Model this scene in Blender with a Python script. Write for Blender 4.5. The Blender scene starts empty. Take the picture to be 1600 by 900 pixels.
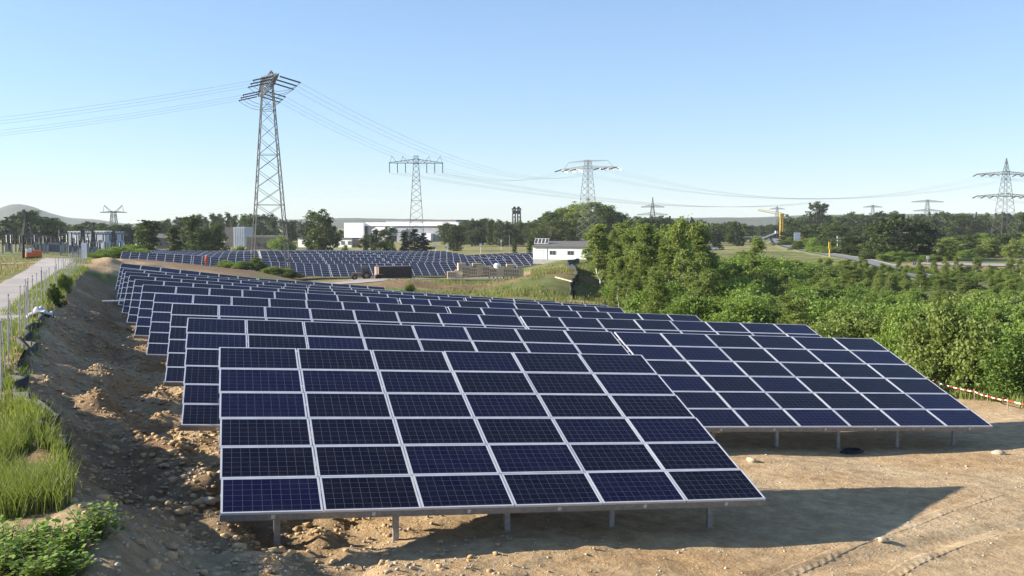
import bpy, bmesh, math, random
import numpy as np
from mathutils import Vector, Matrix, Euler
random.seed(7); RNG = np.random.default_rng(11)
C = bpy.context.scene.collection
rad = math.radians
# ------------------------------------------------------------------ camera
cam = bpy.data.cameras.new('camera'); co = bpy.data.objects.new('camera', cam); C.objects.link(co)
cam.sensor_width = 36; cam.lens = 36*1560.6/1600; cam.clip_start = 0.1; cam.clip_end = 30000
YAW, PIT = rad(16.352), rad(3.6547)
co.location = (0, 0, 0); co.rotation_euler = (math.pi/2-PIT, 0, -YAW)
bpy.context.scene.camera = co
# ------------------------------------------------------------------ sky and sun
SUN_AZ, SUN_EL = rad(288), rad(22)
w = bpy.data.worlds.new('World'); bpy.context.scene.world = w; w.use_nodes = True
nt = w.node_tree; bg = nt.nodes['Background']
sky = nt.nodes.new('ShaderNodeTexSky'); sky.sky_type = 'NISHITA'; sky.sun_disc = False
sky.sun_elevation = SUN_EL; sky.sun_rotation = SUN_AZ; sky.altitude = 100
sky.air_density = 1.0; sky.dust_density = 0.15; sky.ozone_density = 3.0
tintn = nt.nodes.new('ShaderNodeMix'); tintn.data_type = 'RGBA'; tintn.blend_type = 'MULTIPLY'; tintn.inputs['Factor'].default_value = 1
tintn.inputs['B'].default_value = (.84, .97, 1.16, 1); gamn = nt.nodes.new('ShaderNodeGamma'); gamn.inputs[1].default_value = .7; nt.links.new(sky.outputs[0], gamn.inputs[0]); nt.links.new(gamn.outputs[0], tintn.inputs['A']); nt.links.new(tintn.outputs['Result'], bg.inputs[0]); bg.inputs[1].default_value = 0.107
sl = bpy.data.lights.new('sun', 'SUN'); sl.energy = 5.0; sl.angle = rad(0.5); sl.color = (1.0, 0.90, 0.76)
so = bpy.data.objects.new('sun', sl); C.objects.link(so)
sdir = Vector((math.sin(SUN_AZ)*math.cos(SUN_EL), math.cos(SUN_AZ)*math.cos(SUN_EL), math.sin(SUN_EL)))
so.rotation_euler = sdir.to_track_quat('Z', 'Y').to_euler(); so.location = (-60, 20, 40)
vs = bpy.context.scene.view_settings
vs.view_transform = 'Standard'; vs.look = 'None'; vs.gamma = 1; vs.use_curve_mapping = False; vs.exposure = 1.4

# ------------------------------------------------------------------ placing helper: where a feature seen at a bearing stands
FPX = 1560.6; CY, SY = math.cos(YAW), math.sin(YAW)
def spot(px, d):
    u = (px-800)/FPX
    return d*(u*CY+SY), d*(CY-u*SY)
def zat(py, d): return -(py-350.3)/FPX*d

# ------------------------------------------------------------------ noise
def _hash(ix, iy, s):
    h = (ix.astype(np.int64)*374761393 + iy.astype(np.int64)*668265263 + s*1442695041) & 0xFFFFFFFF
    h = ((h ^ (h >> 13))*1274126177) & 0xFFFFFFFF
    return ((h ^ (h >> 16)) & 0xFFFF)/65535.0
def vnoise(x, y, s=0):
    ix, iy = np.floor(x), np.floor(y); fx, fy = x-ix, y-iy
    fx = fx*fx*(3-2*fx); fy = fy*fy*(3-2*fy)
    a, b = _hash(ix, iy, s), _hash(ix+1, iy, s); c, d = _hash(ix, iy+1, s), _hash(ix+1, iy+1, s)
    return (a*(1-fx)+b*fx)*(1-fy)+(c*(1-fx)+d*fx)*fy
def fbm(x, y, oct=4, s=0):
    v = 0; a = .5
    for i in range(oct):
        v = v+a*(vnoise(x, y, s+i)-.5)*2; x = x*2.03+17.1; y = y*2.03-9.7; a *= .5
    return v
def sstep(a, b, x):
    t = np.clip((x-a)/(b-a), 0, 1); return t*t*(3-2*t)

# ------------------------------------------------------------------ rows of the near array: lower edge y, [(x, z of lower edge)], tables (columns each)
TILT = rad(18.83); PW, PH = 1.66, 1.04; PANEL_W, PANEL_H = 1.64, 1.02
LEG = 0.72
ROWS = [
 (16.55, [(-.05, -4.66), (9.93, -5.20)], [6]),
 (24.55, [(-.93, -4.72), (12.27, -5.53), (22.4, -6.09)], [8, 6]),
 (32.7, [(-1.70, -4.90), (4.92, -5.34), (11.5, -5.71), (24.98, -6.45)], [8, 8]),
 (41.2, [(-2.80, -5.07), (5.67, -5.66), (11.87, -6.05), (24.03, -6.76)], [8, 8]),
 (48.9, [(-3.82, -5.11), (2.79, -5.65), (13.81, -6.37), (22.72, -6.94)], [8, 8]),
 (57.0, [(-4.82, -5.25), (3.4, -5.97), (15.85, -6.8), (24.91, -7.5)], [6, 6, 6]),
 (65.1, [(-5.77, -5.39), (4.14, -6.31), (17.89, -7.25), (23.99, -7.79)], [6, 6, 6]),
 (73.2, [(-6.7, -5.51), (1.51, -6.35), (9.54, -6.98), (19.94, -7.85)], [8, 8]),
 (81.0, [(-7.53, -5.62), (.68, -6.49), (10.48, -7.45), (19.55, -8.26)], [8, 8]),
 (88.0, [(-8.28, -5.41), (-.09, -6.55), (12.94, -7.95)], [7, 7]),
]
# far array: lower edge heights, (px, py, depth) of its front row
FAR_FRONT = [(191, 410.5, 202), (262, 415, 201), (317, 419, 201), (412, 427, 203), (467, 431, 205), (560, 430, 211), (635, 424.5, 222), (740, 421.5, 235), (837, 410, 246)]

# ------------------------------------------------------------------ terrain height
ctrl = []
def cp(x, y, z): ctrl.append((x, y, z))
def cpp(px, py, d): x, y = spot(px, d); cp(x, y, zat(py, d))
for (y, prof, _) in ROWS:
    for (x, z) in prof: cp(x, y+1.5, z-LEG)
for x in (-8, 0, 10, 22):
    cp(x, 8, -5.40-.05*x); cp(x, -6, -5.35-.05*x)
cp(30, 31, -7.1); cp(28, 20, -6.85); cp(24, 10, -6.6)
for px, py, d in FAR_FRONT: cpp(px, py+4.5, d)
for a in [(860, 476, 90), (860, 440, 132), (870, 408, 225), (905, 404, 240), (640, 442, 150), (560, 447, 140), (540, 449, 152), (570, 434, 196),
          (700, 436, 185), (790, 436, 190), (420, 428, 172), (340, 420, 142), (300, 417, 184), (200, 409, 172), (250, 413, 140), (760, 455, 140), (680, 452, 140),
          (930, 470, 102), (930, 430, 160), (960, 410, 230)]: cpp(*a)
for px, dz in ((191, -9.9), (340, -10.6), (480, -10.9), (600, -10.9), (720, -10.9), (830, -10.2)):
    x, y = spot(px, 300); cp(x, y, dz)
for px, z in ((412, -9.7), (467, -9.6), (560, -10.3), (635, -10.6)):
    x, y = spot(px, 226); cp(x, y, z)
for px in (200, 500, 800, 1000):
    for d in (400, 560): x, y = spot(px, d); cp(x, y, -10.6 if d == 400 else -11)
for a in [(1440, 436, 172), (1340, 408, 240), (1260, 391, 330), (1215, 378, 470), (1150, 390, 330), (1080, 384, 420), (1480, 412, 235), (1590, 414, 235), (1568, 386, 440), (1400, 402, 270)]: cpp(*a)
for x, y, z in [(44, 42, -9.2), (36, 60, -9.3), (34, 80, -9.4), (38, 100, -9.4), (60, 60, -10.2), (60, 100, -10.4), (90, 80, -10.6), (90, 130, -10.3), (60, 150, -9.8), (120, 90, -10.6), (50, 20, -8.6), (80, 20, -9.8), (40, -10, -8)]: cp(x, y, z)
for px, d, z in ((0, 260, -7.2), (110, 260, -7.2), (-200, 260, -6.5), (0, 450, -9.5), (-300, 500, -9), (1700, 300, -9.8), (1900, 200, -10), (1700, 600, -11), (1300, 700, -11)):
    x, y = spot(px, d); cp(x, y, z)
for k in range(0, 360, 30):
    for d, z in ((1500, -11), (5000, -11)): cp(d*math.sin(rad(k)), d*math.cos(rad(k)), z)
for k in (140, 180, 220, 260): cp(150*math.sin(rad(k)), 150*math.cos(rad(k)), -5.5)
P = np.array(ctrl)
def warp(x, y):                      # log-polar so near and far points weigh alike
    x = np.asarray(x, float); y = np.asarray(y, float)+12; r = np.hypot(x, y)
    s = np.log1p(r/12.0)/np.maximum(r, 1e-6)*3
    return x*s, y*s
U, V = warp(P[:, 0], P[:, 1]); n = len(U)
def kern(r2): return np.where(r2 > 1e-12, r2*np.log(np.maximum(r2, 1e-12)), 0)
K = kern((U[:, None]-U)**2+(V[:, None]-V)**2)+np.eye(n)*.004
Pm = np.c_[np.ones(n), U, V]
W = np.linalg.solve(np.block([[K, Pm], [Pm.T, np.zeros((3, 3))]]), np.r_[P[:, 2], 0, 0, 0])
def tps(x, y):
    x = np.asarray(x, float); y = np.asarray(y, float); sh = x.shape; x = x.ravel(); y = y.ravel()
    out = np.empty(x.size)
    for i in range(0, x.size, 60000):
        a, b = warp(x[i:i+60000], y[i:i+60000])
        out[i:i+60000] = kern((a[:, None]-U)**2+(b[:, None]-V)**2)@W[:n]+W[n]+W[n+1]*a+W[n+2]*b
    return out.reshape(sh)
CRY = [-40, 0, 8, 13, 19.4, 27.6, 45, 70, 116, 160]; CRX = [2.5, 1.8, .4, -1.0, -2.5, -4.8, -6.9, -9.3, -13.2, -18]
def crest(y): return np.interp(y, CRY, CRX)
def plateau(x, y):
    d = np.hypot(x, y)
    return np.interp(d, [0, 20, 28, 40, 60, 100, 160, 250], [-4.25, -4.3, -4.25, -4.15, -4.15, -4.3, -5.1, -7.0])+.05*np.minimum(np.abs(crest(y)-x), 12)/12
def base_h(x, y):
    x = np.asarray(x, float); y = np.asarray(y, float)
    h = tps(x, y)
    far = sstep(95, 150, y)
    t = x-crest(y)+.5*fbm(x*.25, y*.25, 2, 5)*(y < 140)
    wdt = 2.5+far*14
    k = 1-sstep(-.2, 1, t/wdt)
    k = k*(1-sstep(150, 215, y))*(1-sstep(-10, -60, y)*0)
    pl = plateau(x, y)
    return h*(1-k)+np.maximum(pl, h)*k
def detail(x, y):
    x = np.asarray(x, float); y = np.asarray(y, float)
    t = x-crest(y); near = 1-sstep(70, 130, y)
    slope = sstep(-1.2, -.3, t)*(1-sstep(3.2, 5.2, t))*near
    h = .10*fbm(x*.35, y*.35, 3, 21)*near
    h = h+slope*(.62*fbm(x*.6, y*.45, 4, 31)+.16*fbm(x*2.4, y*2.4, 3, 41))
    h = h+slope*.38*np.exp(-((t-2.0-.7*fbm(y*.25, y*0, 2, 51))/.55)**2)
    h = h+near*.22*np.exp(-((t+.55)/.5)**2)*(.4+1.2*fbm(y*.45, x*0, 2, 61))*sstep(9, 14, y)
    rub = near*(1-sstep(6, 9, np.abs(t-2)))*sstep(-.5, .5, t)
    h = h+rub*(.09*fbm(x*3.2, y*3.2, 3, 71)+.10*(.35-np.abs(fbm(x*1.3, y*1.1, 3, 141))))
    h = h+near*.018*fbm(x*2.2, y*2.2, 3, 81)
    # wheel ruts on the open dirt in front
    for (x0, y0, x1, y1) in ((4, 11.6, 26, 21), (6, 10.2, 30, 18.5)):
        L = math.hypot(x1-x0, y1-y0); s = ((x-x0)*(x1-x0)+(y-y0)*(y1-y0))/L; q = ((x-x0)*(y1-y0)-(y-y0)*(x1-x0))/L+.5*np.sin(s*.25)
        h = h-.05*np.exp(-(q/.28)**2)+.02*np.exp(-((np.abs(q)-.45)/.15)**2)*((s > -8) & (s < L+8))
    h = h+.22*fbm(x*.16, y*.16, 4, 131)*sstep(90, 120, y)*(1-sstep(200, 215, y)*(x > -25)*(x < 80))
    # spoil heaps between the arrays
    for (px, d, r, a) in ((620, 145, 5, .5), (660, 142, 4.5, .5), (720, 142, 5, .55), (765, 142, 6, .6), (800, 142, 4, .4), (190, 118, 7, .9), (165, 112, 4, .6)):
        cx, cy = spot(px, d); h = h+a*np.exp(-((x-cx)**2+(y-cy)**2)/r**2)*(.7+.5*fbm(x*.5, y*.5, 3, 91))
    return h
def ground_z(x, y):
    a = np.array([float(x)]); b = np.array([float(y)])
    return float((base_h(a, b)+detail(a, b))[0])

# ------------------------------------------------------------------ materials
M = {}
def mat(name, color=(.5, .5, .5), rough=.8, metal=0., spec=.5):
    m = bpy.data.materials.new(name); m.use_nodes = True; b = m.node_tree.nodes['Principled BSDF']
    b.inputs['Base Color'].default_value = (*color, 1); b.inputs['Roughness'].default_value = rough
    b.inputs['Metallic'].default_value = metal; b.inputs['Specular IOR Level'].default_value = spec
    M[name] = m; return m
def N(m, t, **kw):
    nd = m.node_tree.nodes.new(t)
    for k, v in kw.items(): setattr(nd, k, v)
    return nd
def L(m, a, b): m.node_tree.links.new(a, b)
def noisy(name, c1, c2, scale=5, rough=.8, metal=0., bump=0., detail_=5, coord='Object'):
    m = mat(name, c1, rough, metal); b = m.node_tree.nodes['Principled BSDF']
    tc = N(m, 'ShaderNodeTexCoord'); no = N(m, 'ShaderNodeTexNoise'); no.inputs['Scale'].default_value = scale; no.inputs['Detail'].default_value = detail_
    L(m, tc.outputs[coord], no.inputs['Vector'])
    cr = N(m, 'ShaderNodeValToRGB'); cr.color_ramp.elements[0].position = .3; cr.color_ramp.elements[1].position = .7
    cr.color_ramp.elements[0].color = (*c1, 1); cr.color_ramp.elements[1].color = (*c2, 1)
    L(m, no.outputs['Fac'], cr.inputs[0]); L(m, cr.outputs[0], b.inputs['Base Color'])
    if bump:
        bp = N(m, 'ShaderNodeBump'); bp.inputs['Strength'].default_value = bump; L(m, no.outputs['Fac'], bp.inputs['Height']); L(m, bp.outputs[0], b.inputs['Normal'])
    return m
noisy('aluminium', (.62, .62, .64), (.74, .74, .76), 3, .42, .35)
noisy('galvanised', (.26, .26, .27), (.38, .38, .39), 12, .5, .6)
noisy('pylon_steel', (.05, .054, .052), (.085, .09, .088), 1, .7, .0)
noisy('pylon_dark', (.06, .065, .065), (.11, .11, .11), 1, .6, .3)
noisy('pylon_pale', (.10, .11, .11), (.15, .16, .16), 1, .7, .0)
mat('insulator', (.045, .025, .02), .3)
mat('conductor', (.32, .33, .35), .5, .5)
noisy('white_wall', (.74, .74, .72), (.82, .82, .80), .5, .8)
noisy('white_metal', (.72, .73, .75), (.80, .81, .83), .3, .5)
noisy('grey_roof', (.09, .085, .08), (.13, .12, .115), .8, .85)
noisy('grey_metal', (.22, .23, .25), (.30, .31, .33), .4, .6)
noisy('concrete', (.30, .29, .27), (.40, .39, .36), .8, .85)
noisy('blue_metal', (.34, .38, .44), (.42, .46, .52), .3, .6)
noisy('brown_wall', (.22, .16, .12), (.30, .22, .17), .5, .85)
noisy('dark_brown', (.030, .024, .022), (.055, .043, .038), 1.5, .8)
mat('window_glass', (.05, .06, .07), .15, 0, .6)
mat('panel_dark', (.02, .02, .022), .6)
noisy('wood_pale', (.55, .42, .27), (.70, .57, .40), 4, .85)
noisy('wood_dark', (.24, .17, .11), (.34, .25, .16), 4, .85)
noisy('bark', (.09, .075, .06), (.15, .13, .11), 6, .9)
noisy('birch_bark', (.30, .29, .26), (.55, .53, .49), 5, .8)
mat('orange_paint', (.65, .14, .03), .5); mat('yellow_paint', (.75, .47, .06), .5); mat('red_paint', (.5, .03, .02), .5)
mat('white_paint', (.8, .8, .8), .5); mat('rubber', (.02, .02, .02), .8); mat('red_orange_cloth', (.65, .09, .03), .9); mat('dark_cloth', (.04, .045, .06), .9)
mat('skin', (.45, .27, .19), .6); mat('hair', (.05, .03, .02), .8)
noisy('black_fabric', (.010, .010, .011), (.022, .022, .024), 5, .8, 0, .3)
noisy('stone_pale', (.30, .25, .18), (.46, .39, .29), 8, .9, 0, .3)
noisy('asphalt', (.13, .13, .135), (.18, .18, .18), .7, .9)
noisy('plastic_sheet', (.42, .42, .43), (.55, .55, .56), 2, .35)
noisy('pole_grey', (.30, .285, .28), (.42, .40, .38), 5, .6)

def panel_material(name, fine=True):
    m = mat(name, (.01, .011, .04), .12, 0, .10); b = m.node_tree.nodes['Principled BSDF']
    uv = N(m, 'ShaderNodeUVMap'); uv.uv_map = 'UVMap'
    sx = N(m, 'ShaderNodeSeparateXYZ'); L(m, uv.outputs[0], sx.inputs[0])
    def line(sock, mult, width):
        a = N(m, 'ShaderNodeMath', operation='MULTIPLY'); a.inputs[1].default_value = mult; L(m, sock, a.inputs[0])
        f = N(m, 'ShaderNodeMath', operation='FRACT'); L(m, a.outputs[0], f.inputs[0])
        s = N(m, 'ShaderNodeMath', operation='SUBTRACT'); s.inputs[1].default_value = .5; L(m, f.outputs[0], s.inputs[0])
        ab = N(m, 'ShaderNodeMath', operation='ABSOLUTE'); L(m, s.outputs[0], ab.inputs[0])
        g = N(m, 'ShaderNodeMath', operation='GREATER_THAN'); g.inputs[1].default_value = .5-width/2; L(m, ab.outputs[0], g.inputs[0])
        return g.outputs[0]
    lx, ly = line(sx.outputs[0], 10, .035), line(sx.outputs[1], 6, .035)
    mx = N(m, 'ShaderNodeMath', operation='MAXIMUM'); L(m, lx, mx.inputs[0]); L(m, ly, mx.inputs[1])
    bb = line(sx.outputs[1], 18, .045)
    oi = N(m, 'ShaderNodeObjectInfo'); at = N(m, 'ShaderNodeAttribute', attribute_name='tint')
    # per-cell crystal variation
    sc = N(m, 'ShaderNodeVectorMath', operation='MULTIPLY'); sc.inputs[1].default_value = (10, 6, 1); L(m, uv.outputs[0], sc.inputs[0])
    fl = N(m, 'ShaderNodeVectorMath', operation='FLOOR'); L(m, sc.outputs[0], fl.inputs[0])
    ad = N(m, 'ShaderNodeVectorMath', operation='ADD'); L(m, fl.outputs[0], ad.inputs[0])
    cx = N(m, 'ShaderNodeCombineXYZ'); L(m, oi.outputs['Random'], cx.inputs[2]); 
    mm = N(m, 'ShaderNodeVectorMath', operation='SCALE'); mm.inputs['Scale'].default_value = 97; L(m, cx.outputs[0], mm.inputs[0]); L(m, mm.outputs[0], ad.inputs[1])
    wn = N(m, 'ShaderNodeTexWhiteNoise'); L(m, ad.outputs[0], wn.inputs['Vector'])
    rnd = N(m, 'ShaderNodeMath', operation='ADD'); L(m, oi.outputs['Random'], rnd.inputs[0]); L(m, at.outputs['Fac'], rnd.inputs[1])
    fr = N(m, 'ShaderNodeMath', operation='FRACT'); L(m, rnd.outputs[0], fr.inputs[0])
    pw = N(m, 'ShaderNodeMath', operation='POWER'); pw.inputs[1].default_value = 2.2; L(m, fr.outputs[0], pw.inputs[0])
    a2 = N(m, 'ShaderNodeMath', operation='MULTIPLY_ADD'); a2.inputs[1].default_value = .22; L(m, wn.outputs['Value'], a2.inputs[0]); L(m, pw.outputs[0], a2.inputs[2])
    cr = N(m, 'ShaderNodeValToRGB'); cr.color_ramp.elements[0].color = (.0034, .0026, .0075, 1); cr.color_ramp.elements[1].color = (.0045, .0042, .028, 1); cr.color_ramp.elements[1].position = 1.1 if False else 1.0
    L(m, a2.outputs[0], cr.inputs[0])
    m1 = N(m, 'ShaderNodeMix', data_type='RGBA'); m1.inputs['B'].default_value = (.02, .022, .045, 1); L(m, cr.outputs[0], m1.inputs['A'])
    k = N(m, 'ShaderNodeMath', operation='MULTIPLY'); k.inputs[1].default_value = .35; L(m, bb, k.inputs[0]); L(m, k.outputs[0], m1.inputs['Factor'])
    m2 = N(m, 'ShaderNodeMix', data_type='RGBA'); m2.inputs['B'].default_value = (.085, .09, .12, 1); L(m, m1.outputs['Result'], m2.inputs['A']); L(m, mx.outputs[0], m2.inputs['Factor'])
    # dust film, uneven
    tc = N(m, 'ShaderNodeTexCoord'); no = N(m, 'ShaderNodeTexNoise'); no.inputs['Scale'].default_value = 1.7; no.inputs['Detail'].default_value = 6
    L(m, tc.outputs['Object'], no.inputs['Vector'])
    mr = N(m, 'ShaderNodeMapRange'); mr.inputs['From Min'].default_value = .35; mr.inputs['From Max'].default_value = .8; mr.inputs['To Min'].default_value = 0; mr.inputs['To Max'].default_value = .018
    L(m, no.outputs['Fac'], mr.inputs['Value'])
    m3 = N(m, 'ShaderNodeMix', data_type='RGBA'); m3.inputs['B'].default_value = (.4, .35, .28, 1); L(m, m2.outputs['Result'], m3.inputs['A']); L(m, mr.outputs[0], m3.inputs['Factor'])
    dl = N(m, 'ShaderNodeMapRange'); dl.inputs['From Min'].default_value = .0; dl.inputs['From Max'].default_value = .07; dl.inputs['To Min'].default_value = .10; dl.inputs['To Max'].default_value = 0
    L(m, sx.outputs[1], dl.inputs['Value']); dn = N(m, 'ShaderNodeMath', operation='MULTIPLY'); L(m, dl.outputs[0], dn.inputs[0]); L(m, no.outputs['Fac'], dn.inputs[1])
    m4 = N(m, 'ShaderNodeMix', data_type='RGBA'); m4.inputs['B'].default_value = (.42, .36, .28, 1); L(m, m3.outputs['Result'], m4.inputs['A']); L(m, dn.outputs[0], m4.inputs['Factor'])
    L(m, m4.outputs['Result'], b.inputs['Base Color'])
    r2 = N(m, 'ShaderNodeMapRange'); r2.inputs['To Min'].default_value = .08; r2.inputs['To Max'].default_value = .24; L(m, no.outputs['Fac'], r2.inputs['Value']); L(m, r2.outputs[0], b.inputs['Roughness'])
    return m
panel_material('solar_cells')

def leaf_material(name, c_dark, c_light, trans=.42):
    m = mat(name, c_dark, .65, 0, .3); b = m.node_tree.nodes['Principled BSDF']
    oi = N(m, 'ShaderNodeObjectInfo'); at = N(m, 'ShaderNodeAttribute', attribute_name='tint')
    h = N(m, 'ShaderNodeMath', operation='MULTIPLY'); h.inputs[1].default_value = .55; L(m, oi.outputs['Random'], h.inputs[0])
    a = N(m, 'ShaderNodeMath', operation='MULTIPLY_ADD'); a.inputs[1].default_value = .45; L(m, at.outputs['Fac'], a.inputs[0]); L(m, h.outputs[0], a.inputs[2])
    mx = N(m, 'ShaderNodeMix', data_type='RGBA'); mx.inputs['A'].default_value = (*c_dark, 1); mx.inputs['B'].default_value = (*c_light, 1); L(m, a.outputs[0], mx.inputs['Factor'])
    L(m, mx.outputs['Result'], b.inputs['Base Color'])
    tr = N(m, 'ShaderNodeBsdfTranslucent'); br = N(m, 'ShaderNodeMix', data_type='RGBA', blend_type='MULTIPLY'); br.inputs['Factor'].default_value = 1; br.inputs['B'].default_value = (1.0, 1.0, .45, 1)
    L(m, mx.outputs['Result'], br.inputs['A']); L(m, br.outputs['Result'], tr.inputs['Color'])
    ms = N(m, 'ShaderNodeMixShader'); ms.inputs[0].default_value = trans; out = m.node_tree.nodes['Material Output']
    L(m, b.outputs[0], ms.inputs[1]); L(m, tr.outputs[0], ms.inputs[2]); L(m, ms.outputs[0], out.inputs['Surface'])
    return m
leaf_material('leaf_willow', (.085, .145, .03), (.24, .34, .075))
leaf_material('leaf_birch', (.115, .165, .04), (.27, .33, .095))
leaf_material('leaf_dark', (.028, .048, .014), (.065, .095, .03), .2)
leaf_material('leaf_mid', (.050, .080, .02), (.11, .15, .04), .3)
leaf_material('leaf_conifer', (.018, .032, .014), (.04, .06, .025), .1)
leaf_material('grass_blade', (.085, .135, .03), (.24, .28, .08), .35)
leaf_material('grass_dry', (.16, .16, .06), (.36, .32, .15), .3)
leaf_material('weed_leaf', (.14, .22, .035), (.27, .38, .08), .35)

# ------------------------------------------------------------------ mesh helpers
def tag(o, label=None, cat=None, group=None, kind=None):
    if label: o['label'] = label
    if cat: o['category'] = cat
    if group: o['group'] = group
    if kind: o['kind'] = kind
    return o
class MB:
    def __init__(s): s.v = []; s.f = []; s.mi = []; s.mats = []; s.tint = []
    def _m(s, m):
        if m not in s.mats: s.mats.append(m)
        return s.mats.index(m)
    def poly(s, pts, faces, m, tint=0.5):
        o = len(s.v); s.v += [tuple(p) for p in pts]; k = s._m(m)
        for f in faces: s.f.append([o+i for i in f]); s.mi.append(k); s.tint.append(tint)
    def box(s, a, b, m, mtx=None):
        x0, y0, z0 = a; x1, y1, z1 = b
        p = [Vector(q) for q in ((x0, y0, z0), (x1, y0, z0), (x1, y1, z0), (x0, y1, z0), (x0, y0, z1), (x1, y0, z1), (x1, y1, z1), (x0, y1, z1))]
        if mtx: p = [mtx@q for q in p]
        s.poly(p, [(3, 2, 1, 0), (4, 5, 6, 7), (0, 1, 5, 4), (1, 2, 6, 5), (2, 3, 7, 6), (3, 0, 4, 7)], m)
    def bar(s, a, b, r, m, n=4, r2=None):
        a = Vector(a); b = Vector(b); d = b-a
        if d.length < 1e-6: return
        q = d.to_track_quat('Z', 'Y'); r2 = r if r2 is None else r2
        ring = [Vector((math.cos(2*math.pi*(i+.5)/n), math.sin(2*math.pi*(i+.5)/n), 0)) for i in range(n)]
        pts = [a+q@(t*r) for t in ring]+[b+q@(t*r2) for t in ring]
        s.poly(pts, [(i, (i+1) % n, n+(i+1) % n, n+i) for i in range(n)]+[tuple(range(n))[::-1], tuple(range(n, 2*n))], m)
    def mesh(s, name, smooth=False):
        me = bpy.data.meshes.new(name); me.from_pydata(s.v, [], s.f)
        for m in s.mats: me.materials.append(M[m])
        me.polygons.foreach_set('material_index', s.mi)
        if smooth: me.polygons.foreach_set('use_smooth', [True]*len(s.f))
        me.update(); return me
    def build(s, name, parent=None, loc=None, smooth=False):
        return link(name, s.mesh(name, smooth), parent, loc)
def link(name, me, parent=None, loc=None):
    o = bpy.data.objects.new(name, me); C.objects.link(o)
    if parent: o.parent = parent
    if loc is not None: o.location = loc
    return o
def empty(name, loc=(0, 0, 0), rz=0, **kw):
    o = bpy.data.objects.new(name, None); C.objects.link(o); o.location = loc; o.rotation_euler = (0, 0, rz); o.empty_display_size = .5
    tag(o, **kw); return o
def copy_tree(o, parent=None):
    c = o.copy(); C.objects.link(c); c.parent = parent
    for ch in o.children: copy_tree(ch, c)
    return c
def np_mesh(name, verts, faces, mats, tint=None, uv=None, smooth=False, mi=None):
    verts = np.asarray(verts, np.float32); faces = np.asarray(faces, np.int32); k = faces.shape[1]
    me = bpy.data.meshes.new(name); me.vertices.add(len(verts)); me.vertices.foreach_set('co', verts.ravel())
    me.loops.add(faces.size); me.loops.foreach_set('vertex_index', faces.ravel()); me.polygons.add(len(faces))
    me.polygons.foreach_set('loop_start', np.arange(0, faces.size, k, dtype=np.int32)); me.polygons.foreach_set('loop_total', np.full(len(faces), k, np.int32))
    for m in mats: me.materials.append(M[m])
    if mi is not None: me.polygons.foreach_set('material_index', np.asarray(mi, np.int32))
    if smooth: me.polygons.foreach_set('use_smooth', np.ones(len(faces), bool))
    me.update(calc_edges=True)
    if tint is not None:
        a = me.attributes.new('tint', 'FLOAT', 'FACE'); a.data.foreach_set('value', np.asarray(tint, np.float32))
    if uv is not None:
        l = me.uv_layers.new(name='UVMap'); l.data.foreach_set('uv', np.asarray(uv, np.float32).ravel())
    return me

# ------------------------------------------------------------------ ground sheet
NG = 860; tt = np.linspace(-1, 1, NG)
def axis(c, a, lo, hi):
    t0, t1 = np.arcsinh((lo-c)/a), np.arcsinh((hi-c)/a); return c+a*np.sinh(np.linspace(t0, t1, NG))
gx = axis(3, 12, -6000, 6000); gy = axis(15, 12, -1500, 7500)
GX, GY = np.meshgrid(gx, gy); GZ = base_h(GX, GY)+detail(GX, GY)
idx = np.arange(NG*NG).reshape(NG, NG)
F4 = np.stack([idx[:-1, :-1], idx[:-1, 1:], idx[1:, 1:], idx[1:, :-1]], -1).reshape(-1, 4)
# what covers the ground: grass (0 bare soil .. 1 sward), dry (0 green .. 1 straw), road gravel
T = GX-crest(GY)
nz = fbm(GX*.15, GY*.15, 4, 101); n2 = fbm(GX*.9, GY*.9, 3, 111)
padR = np.interp(GY, [0, 20, 32, 45, 60, 90, 110], [33, 33, 31, 30, 28, 26, 22])
pad = sstep(-1.0, .2, T)*(1-sstep(-1.5, 1.5, GX-padR+1.5*nz))*(1-sstep(94, 100, GY+3*nz))
mid = sstep(92, 100, GY)
grass = 1-pad
grass = np.where(GY < 92, grass*(.62+1.0*nz+.5*n2), grass)
fx = lambda px, d: spot(px, d)
def blob(px, d, rx, ry):
    cx, cy = spot(px, d); return np.exp(-(((GX-cx)/rx)**2+((GY-cy)/ry)**2))
dirt = np.clip(blob(180, 112, 12, 12)*1.6+blob(300, 170, 22, 28)*1.5+blob(240, 130, 12, 20)+blob(560, 178, 15, 9)*2+blob(500, 165, 10, 7)*1.5+blob(660, 192, 16, 8)*2+blob(760, 195, 16, 8)*1.8+blob(720, 145, 15, 6)*1.7+blob(790, 150, 9, 5)*1.4+blob(640, 142, 11, 5)*1.8+blob(870, 150, 6, 14)*.7+blob(1540, 222, 26, 12)*1.8+blob(1225, 400, 7, 40), 0, 1.5)
grass = grass-dirt*mid*(.9+.5*n2)
inb2 = mid*sstep(200, 206, GY)*(1-sstep(285, 295, GY))*sstep(-26, -20, GX)*(1-sstep(72, 78, GX)); grass = grass-inb2*.35
grass = np.clip(grass+.25*nz*mid, 0, 1); grass = grass*np.where((GX < crest(GY)+3), .25+.75*sstep(18, 30, GY), 1)
dry = np.clip(.25+sstep(240, 330, GY)*.55+1.1*nz+.5*n2+.15*(GX < crest(GY)), 0, 1)
me = np_mesh('ground', np.stack([GX, GY, GZ], -1).reshape(-1, 3), F4, [], smooth=True)
dark_soil_and_shade = np.clip((1-sstep(2.2, 4.6, T+.9*nz))*(1-mid)*(.48+.6*nz)+mid*np.clip(.85-sstep(165, 200, GY)*.45, 0, 1)*(1-blob(215, 115, 14, 14)), 0, .85)  # soil darkening: dark earth between the fields, brown bank soil with its shade painted in
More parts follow.
